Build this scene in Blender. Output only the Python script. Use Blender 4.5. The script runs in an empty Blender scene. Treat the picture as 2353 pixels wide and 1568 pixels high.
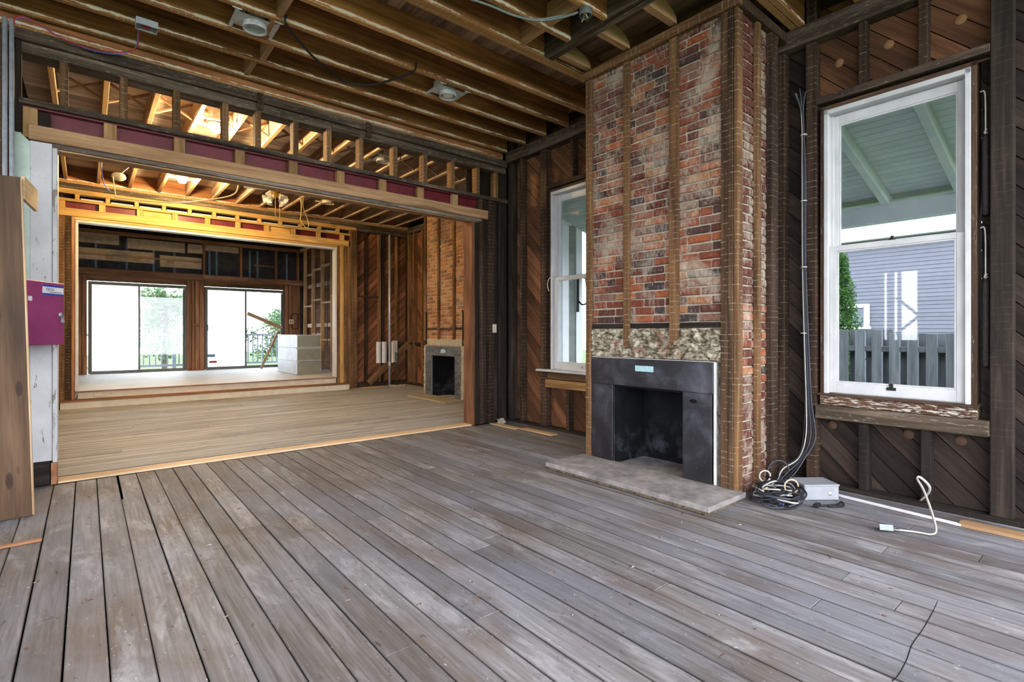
import bpy, bmesh, math, random
from mathutils import Vector, Matrix, noise as mnoise

SC = bpy.context.scene
COL = SC.collection
RND = random.Random(11)
PI = math.pi

# ------------------------------------------------------------------ camera
cam_d = bpy.data.cameras.new('camera')
cam = bpy.data.objects.new('camera', cam_d)
COL.objects.link(cam)
cam.location = (0, 0, 1.25)
cam.rotation_euler = (PI / 2, 0, -math.radians(39.65))
cam_d.sensor_fit = 'HORIZONTAL'
cam_d.sensor_width = 36
cam_d.lens = 36 * 1180 / 2353
cam_d.shift_y = -18 / 2353
cam_d.clip_start = 0.05
cam_d.clip_end = 300
SC.camera = cam

# ------------------------------------------------------------------ world: even bright sky, slightly cool
world = bpy.data.worlds.new('sky')
SC.world = world
world.use_nodes = True
_bg = world.node_tree.nodes['Background']
_bg.inputs['Color'].default_value = (0.92, 0.945, 1.0, 1)
_bg.inputs['Strength'].default_value = 3.0

# ------------------------------------------------------------------ exposure
SC.view_settings.view_transform = 'Standard'
SC.view_settings.look = 'None'
SC.view_settings.exposure = 1.5
SC.view_settings.gamma = 1.0
SC.view_settings.use_curve_mapping = False
SC.cycles.max_bounces = 5
SC.cycles.diffuse_bounces = 4
SC.cycles.glossy_bounces = 3
SC.cycles.transparent_max_bounces = 12
SC.cycles.adaptive_threshold = 0.15
SC.cycles.caustics_reflective = False
SC.cycles.caustics_refractive = False
SC.cycles.sample_clamp_indirect = 6.0
LAMP_POWER = 82.0
LAMP_COLOR = (1.0, 0.71, 0.34)


# ------------------------------------------------------------------ node helper
class NT:
    def __init__(s, name):
        s.mat = bpy.data.materials.new(name)
        s.mat.use_nodes = True
        s.t = s.mat.node_tree
        s.t.nodes.clear()

    def n(s, kind, props=None, **ins):
        nd = s.t.nodes.new('ShaderNode' + kind)
        for k, v in (props or {}).items():
            setattr(nd, k, v)
        for k, v in ins.items():
            k = k.replace('_', ' ')
            s.put(nd.inputs[k], v)
        return nd

    def put(s, sock, v):
        if isinstance(v, bpy.types.NodeSocket):
            s.t.links.new(v, sock)
        else:
            sock.default_value = v

    def m(s, op, a, b=0.0, c=None, clamp=False):
        nd = s.t.nodes.new('ShaderNodeMath')
        nd.operation = op
        nd.use_clamp = clamp
        s.put(nd.inputs[0], a)
        s.put(nd.inputs[1], b)
        if c is not None:
            s.put(nd.inputs[2], c)
        return nd.outputs[0]

    def vm(s, op, a, b):
        nd = s.t.nodes.new('ShaderNodeVectorMath')
        nd.operation = op
        s.put(nd.inputs[0], a)
        s.put(nd.inputs[1], b)
        return nd.outputs[0]

    def mix(s, fac, a, b, blend='MIX'):
        nd = s.t.nodes.new('ShaderNodeMix')
        nd.data_type = 'RGBA'
        nd.blend_type = blend
        s.put(nd.inputs[0], fac)
        s.put(nd.inputs[6], rgba(a))
        s.put(nd.inputs[7], rgba(b))
        return nd.outputs[2]

    def ramp(s, fac, stops, interp='LINEAR'):
        nd = s.t.nodes.new('ShaderNodeValToRGB')
        cr = nd.color_ramp
        cr.interpolation = interp
        while len(cr.elements) < len(stops):
            cr.elements.new(0.5)
        for e, (p, c) in zip(cr.elements, stops):
            e.position = p
            e.color = rgba(c) if not isinstance(c, (int, float)) else (c, c, c, 1)
        s.put(nd.inputs[0], fac)
        return nd.outputs[0]

    def noise(s, vec, scale=1.0, detail=4.0, rough=0.55, dist=0.0):
        nd = s.t.nodes.new('ShaderNodeTexNoise')
        s.put(nd.inputs['Vector'], vec)
        nd.inputs['Scale'].default_value = scale
        nd.inputs['Detail'].default_value = detail
        nd.inputs['Roughness'].default_value = rough
        nd.inputs['Distortion'].default_value = dist
        return nd.outputs['Fac']

    def scaled(s, vec, sc):
        return s.vm('MULTIPLY', vec, sc)

    def bump(s, h, strength=0.3, dist=0.01):
        nd = s.t.nodes.new('ShaderNodeBump')
        nd.inputs['Strength'].default_value = strength
        nd.inputs['Distance'].default_value = dist
        s.put(nd.inputs['Height'], h)
        return nd.outputs[0]

    def out(s, surf):
        o = s.t.nodes.new('ShaderNodeOutputMaterial')
        s.t.links.new(surf, o.inputs['Surface'])
        return s.mat

    def pbr(s, col, rough=0.7, normal=None, metal=0.0, spec=0.3, emit=None, es=0.0):
        nd = s.t.nodes.new('ShaderNodeBsdfPrincipled')
        s.put(nd.inputs['Base Color'], rgba(col))
        s.put(nd.inputs['Roughness'], rough)
        s.put(nd.inputs['Metallic'], metal)
        s.put(nd.inputs['Specular IOR Level'], spec)
        if normal is not None:
            s.put(nd.inputs['Normal'], normal)
        if emit is not None:
            s.put(nd.inputs['Emission Color'], rgba(emit))
            s.put(nd.inputs['Emission Strength'], es)
        return s.out(nd.outputs[0])

    def obvec(s, spread=1.0):
        """object coordinates shifted by the object's random number, and that number"""
        tc = s.n('TexCoord').outputs['Object']
        rnd = s.n('ObjectInfo').outputs['Random']
        cmb = s.n('CombineXYZ')
        s.put(cmb.inputs[0], s.m('MULTIPLY', rnd, 31.7 * spread))
        s.put(cmb.inputs[1], s.m('MULTIPLY', rnd, 57.3 * spread))
        s.put(cmb.inputs[2], s.m('MULTIPLY', rnd, 83.9 * spread))
        return tc, s.vm('ADD', tc, cmb.outputs[0]), rnd

    def sep(s, vec):
        nd = s.n('SeparateXYZ')
        s.put(nd.inputs[0], vec)
        return nd.outputs


def rgba(c):
    if isinstance(c, bpy.types.NodeSocket):
        return c
    return (c[0], c[1], c[2], 1.0) if len(c) == 3 else c


_MC = {}

# wood styles: c = dark / middle / light tone, var = brightness spread, stain = large blotches, marks = pale lath lines across the
# grain, plaster = pale keys left along the lower edge of a joist, speck = flecks of old paint
STY = dict(
    joist=dict(c=((0.13, 0.052, 0.019), (0.38, 0.160, 0.062), (0.57, 0.280, 0.118)), var=0.22, stain=0.75, plaster=0.12, rough=0.75),
    joist_warm=dict(c=((0.18, 0.105, 0.065), (0.40, 0.27, 0.18), (0.58, 0.44, 0.33)), var=0.18, stain=0.6, plaster=0.12, rough=0.75),
    subfloor=dict(c=((0.15, 0.085, 0.05), (0.34, 0.21, 0.13), (0.50, 0.35, 0.24)), var=0.35, stain=0.7, rough=0.85),
    subfloor_pale=dict(c=((0.36, 0.29, 0.23), (0.60, 0.51, 0.42), (0.75, 0.67, 0.58)), var=0.25, stain=0.5, rough=0.85),
    girt=dict(c=((0.018, 0.012, 0.009), (0.065, 0.045, 0.033), (0.17, 0.13, 0.10)), var=0.15, stain=0.6, speck=0.15, rough=0.8),
    plate=dict(c=((0.022, 0.017, 0.011), (0.085, 0.062, 0.042), (0.24, 0.19, 0.14)), var=0.15, stain=0.7, speck=0.2, rough=0.8),
    stud=dict(c=((0.015, 0.008, 0.005), (0.047, 0.027, 0.017), (0.10, 0.061, 0.039)), var=0.25, stain=0.7, marks=0.22, rough=0.85),
    stud_black=dict(c=((0.008, 0.006, 0.005), (0.026, 0.019, 0.015), (0.060, 0.045, 0.036)), var=0.25, stain=0.6, marks=0.03, rough=0.85),
    stud_warm=dict(c=((0.06, 0.03, 0.013), (0.19, 0.10, 0.042), (0.34, 0.20, 0.09)), var=0.2, stain=0.65, marks=0.35, rough=0.8),
    furring=dict(c=((0.045, 0.023, 0.010), (0.16, 0.084, 0.037), (0.29, 0.165, 0.076)), var=0.2, stain=0.7, marks=0.42, rough=0.8),
    furring_dark=dict(c=((0.022, 0.012, 0.007), (0.075, 0.041, 0.022), (0.16, 0.10, 0.055)), var=0.2, stain=0.7, marks=0.40, rough=0.8),
    block=dict(c=((0.16, 0.085, 0.03), (0.34, 0.20, 0.085), (0.48, 0.32, 0.16)), var=0.15, stain=0.45, rough=0.75),
    ledger=dict(c=((0.25, 0.125, 0.055), (0.46, 0.27, 0.138), (0.60, 0.39, 0.22)), var=0.1, stain=0.5, speck=0.15, rough=0.75),
    soffit=dict(c=((0.03, 0.025, 0.022), (0.15, 0.12, 0.10), (0.36, 0.31, 0.26)), var=0.1, stain=0.7, speck=0.3, rough=0.8),
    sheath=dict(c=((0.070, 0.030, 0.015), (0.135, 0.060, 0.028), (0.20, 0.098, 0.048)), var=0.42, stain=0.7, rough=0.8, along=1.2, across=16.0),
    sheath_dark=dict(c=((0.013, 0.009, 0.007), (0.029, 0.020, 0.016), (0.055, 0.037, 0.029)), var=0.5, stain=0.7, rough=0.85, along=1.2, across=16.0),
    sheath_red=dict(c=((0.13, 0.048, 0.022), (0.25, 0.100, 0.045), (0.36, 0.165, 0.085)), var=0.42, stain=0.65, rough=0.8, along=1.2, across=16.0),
    fresh=dict(c=((0.44, 0.27, 0.13), (0.62, 0.43, 0.25), (0.74, 0.56, 0.37)), var=0.08, stain=0.2, rough=0.65),
    plywood=dict(c=((0.52, 0.36, 0.20), (0.70, 0.52, 0.33), (0.80, 0.63, 0.45)), var=0.05, stain=0.2, rough=0.6),
    cedar=dict(c=((0.13, 0.055, 0.022), (0.34, 0.165, 0.07), (0.50, 0.28, 0.14)), var=0.1, stain=0.35, rough=0.55, along=0.5, across=7.0),
    redwood=dict(c=((0.16, 0.065, 0.03), (0.34, 0.165, 0.085), (0.48, 0.27, 0.155)), var=0.2, stain=0.4, rough=0.7),
    frame_new=dict(c=((0.34, 0.20, 0.10), (0.56, 0.38, 0.22), (0.70, 0.52, 0.35)), var=0.15, stain=0.35, rough=0.7),
    lamp_gold=dict(c=((0.36, 0.19, 0.050), (0.60, 0.36, 0.12), (0.74, 0.50, 0.21)), var=0.12, stain=0.4, rough=0.7),  # yellow lamplight on the header boards, put into the wood colour
    fence=dict(c=((0.060, 0.068, 0.080), (0.105, 0.117, 0.133), (0.155, 0.168, 0.185)), var=0.2, stain=0.4, rough=0.9),
    old_board=dict(c=((0.030, 0.015, 0.007), (0.105, 0.058, 0.030), (0.18, 0.11, 0.062)), var=0.05, stain=0.5, rough=0.6, along=0.5, across=9.0, knots=1),
    casing=dict(c=((0.022, 0.012, 0.008), (0.062, 0.034, 0.022), (0.12, 0.07, 0.045)), var=0.1, stain=0.6, speck=0.12, rough=0.7),
    sash_old=dict(c=((0.05, 0.022, 0.012), (0.11, 0.05, 0.027), (0.17, 0.09, 0.05)), var=0.1, stain=0.5, speck=0.9, rough=0.7),
)


def wood(style, ax):
    key = ('wood', style, ax)
    if key in _MC:
        return _MC[key]
    p = STY[style]
    t = NT('%s_wood_%s' % (style, 'xyz'[ax]))
    tc, v, rnd = t.obvec()
    al, ac = p.get('along', 0.8), p.get('across', 13.0)
    g = t.noise(t.scaled(v, tuple(al if i == ax else ac for i in range(3))), 1.0, 4, 0.64, 0.7)
    c = p['c']
    col = t.ramp(g, [(0.26, c[0]), (0.5, c[1]), (0.74, c[2])])
    fine = t.noise(t.scaled(v, tuple(3.0 if i == ax else 90.0 for i in range(3))), 1.0, 2, 0.6)
    col = t.mix(0.35, col, t.ramp(fine, [(0.35, 0.45), (0.65, 1.2)]), 'MULTIPLY')
    st = t.noise(t.scaled(v, tuple(0.9 if i == ax else 2.4 for i in range(3))), 1.0, 3, 0.6, 0.3)
    col = t.mix(p['stain'], col, t.ramp(st, [(0.34, (0.40, 0.36, 0.33)), (0.62, (1.15, 1.12, 1.08))]), 'MULTIPLY')
    val = t.m('MULTIPLY_ADD', rnd, 2 * p['var'], 1 - p['var'])
    col = t.mix(1.0, col, t.n('CombineColor', Red=val, Green=val, Blue=val).outputs[0], 'MULTIPLY')
    h = g
    sp = t.sep(tc)
    pale = (0.56, 0.49, 0.38)
    if p.get('marks'):
        w = t.noise(v, 9.0, 2)
        f = t.m('FRACT', t.m('DIVIDE', t.m('MULTIPLY_ADD', w, 0.012, sp[ax]), 0.0475))
        mk = t.m('LESS_THAN', f, 0.13)
        br = t.ramp(t.noise(v, 17.0, 3, 0.75), [(0.46, 0.0), (0.60, 1.0)])
        col = t.mix(t.m('MULTIPLY', t.m('MULTIPLY', mk, br), p['marks']), col, pale)
    if p.get('plaster'):
        half = p['plaster']
        wob = t.noise(t.scaled(v, tuple(2.6 if i == ax else 2.0 for i in range(3))), 1.0, 6, 0.7)
        dz = t.m('ABSOLUTE', t.m('SUBTRACT', t.m('MULTIPLY_ADD', wob, 0.045, sp[2]), -half + 0.043))
        wid = t.m('MULTIPLY', t.ramp(t.noise(t.scaled(v, tuple(2.0 if i == ax else 1.0 for i in range(3))), 1.0, 6, 0.75), [(0.40, 0.0), (0.60, 1.0)]), 0.015)
        pm = t.m('LESS_THAN', dz, wid)
        col = t.mix(t.m('MULTIPLY', pm, 0.9), col, (0.74, 0.66, 0.52))
        f = t.m('FRACT', t.m('DIVIDE', sp[ax], 0.0475))
        und = t.m('LESS_THAN', sp[2], -half + 0.004)
        br = t.ramp(t.noise(v, 22.0, 3, 0.7), [(0.46, 0.0), (0.56, 1.0)])
        mk = t.m('MULTIPLY', t.m('MULTIPLY', t.m('LESS_THAN', f, 0.15), und), br)
        col = t.mix(t.m('MULTIPLY', mk, 0.75), col, (0.66, 0.55, 0.36))
        # underside of the joist mixed towards a paler golden brown
        col = t.mix(t.m('MULTIPLY', und, 0.5), col, (0.50, 0.29, 0.115))
        h = t.m('ADD', h, t.m('MULTIPLY', pm, 1.2))
    if p.get('knots'):
        vo = t.n('TexVoronoi')
        t.put(vo.inputs['Vector'], t.scaled(v, tuple(2.2 if i == ax else 6.5 for i in range(3))))
        vo.inputs['Scale'].default_value = 1.0
        kd = t.ramp(vo.outputs['Distance'], [(0.05, 1.0), (0.13, 0.75), (0.16, 0.0)])
        col = t.mix(kd, col, (0.028, 0.012, 0.007))
    if p.get('speck'):
        sv = t.scaled(v, tuple(13.0 if i == ax else 75.0 for i in range(3)))
        s2 = t.ramp(t.noise(sv, 1.0, 5, 0.7, 0.4), [(0.60 - 0.1 * p['speck'], 0.0), (0.67 - 0.1 * p['speck'], 1.0)])
        col = t.mix(t.m('MULTIPLY', s2, min(1.0, p['speck'] + 0.15)), col, (0.52, 0.49, 0.43))
    _MC[key] = t.pbr(col, p['rough'], t.bump(h, 0.35, 0.006), spec=0.25)
    return _MC[key]


def simple(name, col, rough=0.6, metal=0.0, spec=0.3, vary=0.18, scale=8.0, bump=0.0, rnd=0.0):
    """one colour with mottled wear"""
    if name in _MC:
        return _MC[name]
    t = NT(name)
    tc, v, r = t.obvec(0.3)
    f = t.noise(v, scale, 5, 0.62)
    lo = tuple(x * (1 - vary) for x in col)
    hi = tuple(min(1, x * (1 + vary)) for x in col)
    c = t.ramp(f, [(0.3, lo), (0.7, hi)])
    if rnd:
        val = t.m('MULTIPLY_ADD', r, 2 * rnd, 1 - rnd)
        c = t.mix(1.0, c, t.n('CombineColor', Red=val, Green=val, Blue=val).outputs[0], 'MULTIPLY')
    _MC[name] = t.pbr(c, rough, t.bump(f, bump, 0.01) if bump else None, metal, spec)
    return _MC[name]


def emissive(name, col, strength):
    if name not in _MC:
        t = NT(name)
        e = t.n('Emission', Color=rgba(col), Strength=strength)
        _MC[name] = t.out(e.outputs[0])
    return _MC[name]


def mat_floor():
    t = NT('weathered_floor_board')
    tc, v, rnd = t.obvec()
    g = t.noise(t.scaled(v, (11, 0.8, 11)), 1.0, 5, 0.62, 1.0)
    col = t.ramp(g, [(0.25, (0.12, 0.110, 0.108)), (0.5, (0.182, 0.170, 0.170)), (0.76, (0.25, 0.238, 0.243))])
    fine = t.noise(t.scaled(v, (75, 3.0, 75)), 1.0, 2, 0.6)
    col = t.mix(0.62, col, t.ramp(fine, [(0.34, 0.55), (0.66, 1.4)]), 'MULTIPLY')
    pos = t.n('NewGeometry').outputs['Position']
    # old blotches that run over several boards: bluish grey, brown, pale
    b1 = t.noise(t.scaled(pos, (1.3, 0.8, 1)), 1.0, 5, 0.6, 0.4)
    col = t.mix(t.m('MULTIPLY', t.ramp(b1, [(0.42, 0.0), (0.60, 1.0)]), 0.75), col, t.mix(0.7, col, (0.20, 0.215, 0.27)))
    b2 = t.noise(t.vm('ADD', t.scaled(pos, (2.2, 1.2, 1)), (7.1, 3.3, 0)), 1.0, 5, 0.65, 0.3)
    col = t.mix(t.ramp(b2, [(0.48, 0.0), (0.66, 0.62)]), col, (0.115, 0.078, 0.058))
    b3 = t.noise(t.vm('ADD', t.scaled(v, (6.0, 1.6, 6)), (1.7, 9.3, 0)), 1.0, 6, 0.72, 0.4)
    col = t.mix(t.ramp(b3, [(0.53, 0.0), (0.70, 0.72)]), col, (0.40, 0.395, 0.41))
    ex = t.m('ABSOLUTE', t.sep(tc)[0])
    grime = t.ramp(t.m('MULTIPLY_ADD', t.noise(t.scaled(v, (30, 9, 30)), 1.0, 3), 0.006, ex), [(0.0645, 0.0), (0.0685, 0.85)])
    col = t.mix(grime, col, (0.022, 0.018, 0.016))
    # flecks, nail holes and scratches
    s1 = t.noise(t.scaled(v, (34, 15, 34)), 1.0, 4, 0.7)
    col = t.mix(t.ramp(s1, [(0.635, 0.0), (0.70, 0.8)]), col, (0.045, 0.035, 0.03))
    s2 = t.noise(t.vm('ADD', t.scaled(v, (60, 28, 60)), (5, 5, 5)), 1.0, 3, 0.7)
    col = t.mix(t.ramp(s2, [(0.675, 0.0), (0.72, 0.6)]), col, (0.66, 0.65, 0.65))
    val = t.m('MULTIPLY_ADD', rnd, 0.40, 0.70)
    col = t.mix(1.0, col, t.n('CombineColor', Red=val, Green=val, Blue=val).outputs[0], 'MULTIPLY')
    return t.pbr(col, 0.62, t.bump(t.m('ADD', g, fine), 0.22, 0.004), spec=0.35)


def mat_floor_mid():
    t = NT('worn_pale_floor_board')
    tc, v, rnd = t.obvec()
    g = t.noise(t.scaled(v, (0.8, 15, 15)), 1.0, 6, 0.62, 0.8)
    col = t.ramp(g, [(0.25, (0.20, 0.195, 0.195)), (0.5, (0.37, 0.37, 0.375)), (0.76, (0.53, 0.535, 0.545))])
    b2 = t.noise(t.scaled(v, (3.0, 22, 3)), 1.0, 5, 0.7)
    col = t.mix(t.ramp(b2, [(0.57, 0.0), (0.65, 0.85)]), col, (0.085, 0.062, 0.048))
    pos = t.n('NewGeometry').outputs['Position']
    b1 = t.noise(t.scaled(pos, (0.7, 1.1, 1)), 1.0, 4, 0.6, 0.4)
    col = t.mix(t.ramp(b1, [(0.45, 0.0), (0.7, 0.6)]), col, (0.50, 0.50, 0.51))
    ey = t.m('ABSOLUTE', t.sep(tc)[1])
    col = t.mix(t.ramp(ey, [(0.0605, 0.0), (0.0650, 0.9)]), col, (0.025, 0.018, 0.014))
    val = t.m('MULTIPLY_ADD', rnd, 0.34, 0.83)
    col = t.mix(1.0, col, t.n('CombineColor', Red=val, Green=val, Blue=val).outputs[0], 'MULTIPLY')
    return t.pbr(col, 0.6, t.bump(g, 0.2, 0.004), spec=0.35)


def mat_brick(name, stops, haze=0.5):
    t = NT(name)
    tc, v, rnd = t.obvec()
    base = t.ramp(rnd, stops, 'CONSTANT')
    mott = t.noise(v, 26.0, 5, 0.7, 0.5)
    col = t.mix(0.75, base, t.ramp(mott, [(0.3, (0.34, 0.32, 0.32)), (0.68, (1.12, 1.04, 0.96))]), 'MULTIPLY')
    pos = t.n('NewGeometry').outputs['Position']
    # lime and old plaster smeared over the bricks
    e1 = t.noise(t.scaled(pos, (3.0, 3.0, 2.4)), 1.0, 5, 0.6, 0.4)
    e2 = t.noise(t.scaled(pos, (48, 48, 20)), 1.0, 4, 0.7)
    m1 = t.ramp(t.m('ADD', t.m('MULTIPLY', e1, 0.62), t.m('MULTIPLY', e2, 0.38)), [(0.47, 0.0), (0.60, 1.0)])
    col = t.mix(t.m('MULTIPLY', m1, haze), col, (0.50, 0.445, 0.36))
    s1 = t.noise(t.scaled(v, (55, 55, 30)), 1.0, 3, 0.75)
    col = t.mix(t.ramp(s1, [(0.64, 0.0), (0.70, 0.55)]), col, (0.62, 0.57, 0.48))
    return t.pbr(col, 0.82, t.bump(mott, 0.55, 0.012), spec=0.2)


def mat_mortar(name, col, col2):
    t = NT(name)
    pos = t.n('NewGeometry').outputs['Position']
    f = t.noise(pos, 14.0, 6, 0.7, 0.4)
    c = t.ramp(f, [(0.3, col2), (0.6, col), (0.8, tuple(min(1, x * 1.2) for x in col))])
    return t.pbr(c, 0.95, t.bump(t.noise(pos, 60.0, 5, 0.7), 0.8, 0.02), spec=0.1)


def mat_plaster_mess():
    t = NT('rough_broken_plaster')
    pos = t.n('NewGeometry').outputs['Position']
    f = t.noise(t.scaled(pos, (24, 15, 30)), 1.0, 8, 0.75, 0.35)
    c = t.ramp(f, [(0.34, (0.025, 0.022, 0.016)), (0.43, (0.14, 0.12, 0.085)), (0.50, (0.36, 0.31, 0.22)), (0.57, (0.60, 0.54, 0.43)), (0.66, (0.80, 0.78, 0.72))])
    g = t.noise(t.vm('ADD', pos, (4, 2, 1)), 6.0, 4, 0.6, 0.5)
    c = t.mix(t.ramp(g, [(0.56, 0.0), (0.66, 0.7)]), c, (0.28, 0.13, 0.09))
    return t.pbr(c, 0.95, t.bump(f, 0.9, 0.03), spec=0.1)


def mat_slate():
    t = NT('sooty_black_slate')
    pos = t.n('NewGeometry').outputs['Position']
    f = t.noise(t.scaled(pos, (6, 3.0, 3.5)), 1.0, 6, 0.65, 0.6)
    c = t.ramp(f, [(0.34, (0.006, 0.006, 0.009)), (0.50, (0.015, 0.015, 0.020)), (0.62, (0.042, 0.043, 0.056)), (0.80, (0.12, 0.125, 0.155))])
    s = t.noise(t.scaled(pos, (70, 60, 46)), 1.0, 4, 0.75)
    c = t.mix(t.ramp(s, [(0.66, 0.0), (0.72, 0.55)]), c, (0.34, 0.34, 0.38))
    return t.pbr(c, 0.42, t.bump(f, 0.15, 0.01), spec=0.5)


def mat_firebox():
    t = NT('soot_lining')
    pos = t.n('NewGeometry').outputs['Position']
    f = t.noise(t.scaled(pos, (5, 5, 4)), 1.0, 6, 0.7, 0.1)
    # pale ash smear low on the lining
    z = t.sep(pos)[2]
    low = t.m('SUBTRACT', 1.0, t.m('DIVIDE', z, 0.5), clamp=True)
    ash = t.m('MULTIPLY', t.ramp(f, [(0.48, 0.0), (0.66, 1.0)]), low)
    c = t.ramp(f, [(0.3, (0.003, 0.003, 0.004)), (0.7, (0.010, 0.011, 0.015))])
    c = t.mix(t.m('MULTIPLY', ash, 0.35), c, (0.16, 0.18, 0.21))
    return t.pbr(c, 0.9, spec=0.15)


def mat_old_white(name='peeling_white_paint', under=(0.16, 0.11, 0.075), thr=0.62, scale=(24, 24, 6)):
    t = NT(name)
    tc, v, rnd = t.obvec()
    f = t.noise(t.scaled(v, scale), 1.0, 6, 0.7, 0.5)
    c = t.ramp(t.noise(v, 5.0, 4), [(0.3, (0.46, 0.465, 0.475)), (0.7, (0.58, 0.585, 0.60))])
    c = t.mix(t.ramp(f, [(thr, 0.0), (thr + 0.03, 1.0)]), c, under)
    return t.pbr(c, 0.55, t.bump(f, 0.3, 0.004), spec=0.35)


def mat_glass():
    t = NT('window_glass')
    tr = t.n('BsdfTransparent', Color=(0.93, 0.96, 0.97, 1))
    gl = t.n('BsdfGlossy', Color=(1, 1, 1, 1), Roughness=0.02)
    lw = t.n('LayerWeight', Blend=0.5)
    mx = t.n('MixShader')
    t.put(mx.inputs[0], t.m('MULTIPLY_ADD', t.m('POWER', lw.outputs['Facing'], 5.0), 0.9, 0.05, clamp=True))
    t.put(mx.inputs[1], tr.outputs[0])
    t.put(mx.inputs[2], gl.outputs[0])
    return t.out(mx.outputs[0])


def mat_sheet():
    """white translucent sheet hung behind the sliding door glass"""
    t = NT('white_translucent_sheet')
    d = t.n('BsdfDiffuse', Color=(0.9, 0.9, 0.9, 1))
    tl = t.n('BsdfTranslucent', Color=(0.98, 0.98, 0.98, 1))
    mx = t.n('MixShader')
    mx.inputs[0].default_value = 0.9
    t.put(mx.inputs[1], d.outputs[0])
    t.put(mx.inputs[2], tl.outputs[0])
    return t.out(mx.outputs[0])


def mat_leaf(name, c0, c1):
    t = NT(name)
    tc, v, rnd = t.obvec()
    pos = t.n('NewGeometry').outputs['Position']
    f = t.noise(pos, 9.0, 3)
    c = t.ramp(f, [(0.3, c0), (0.7, c1)])
    d = t.n('BsdfDiffuse', Color=c)
    tl = t.n('BsdfTranslucent', Color=c)
    mx = t.n('MixShader')
    mx.inputs[0].default_value = 0.4
    t.put(mx.inputs[1], d.outputs[0])
    t.put(mx.inputs[2], tl.outputs[0])
    return t.out(mx.outputs[0])


def mat_gypsum():
    t = NT('green_drywall')
    tc, v, rnd = t.obvec()
    f = t.noise(v, 7.0, 5, 0.6)
    c = t.ramp(f, [(0.35, (0.44, 0.56, 0.49)), (0.65, (0.56, 0.67, 0.60))])
    c = t.mix(t.ramp(t.noise(v, 20.0, 5, 0.7), [(0.63, 0.0), (0.66, 0.9)]), c, (0.70, 0.70, 0.66))
    return t.pbr(c, 0.85, spec=0.2)


def mat_paper_wrap():
    """dark building paper with blue seams seen between the far studs"""
    t = NT('black_building_paper')
    pos = t.n('NewGeometry').outputs['Position']
    f = t.noise(pos, 5.0, 5, 0.6, 0.5)
    c = t.ramp(f, [(0.35, (0.012, 0.013, 0.016)), (0.7, (0.05, 0.052, 0.06))])
    return t.pbr(c, 0.6, t.bump(f, 0.5, 0.03), spec=0.4)


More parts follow.
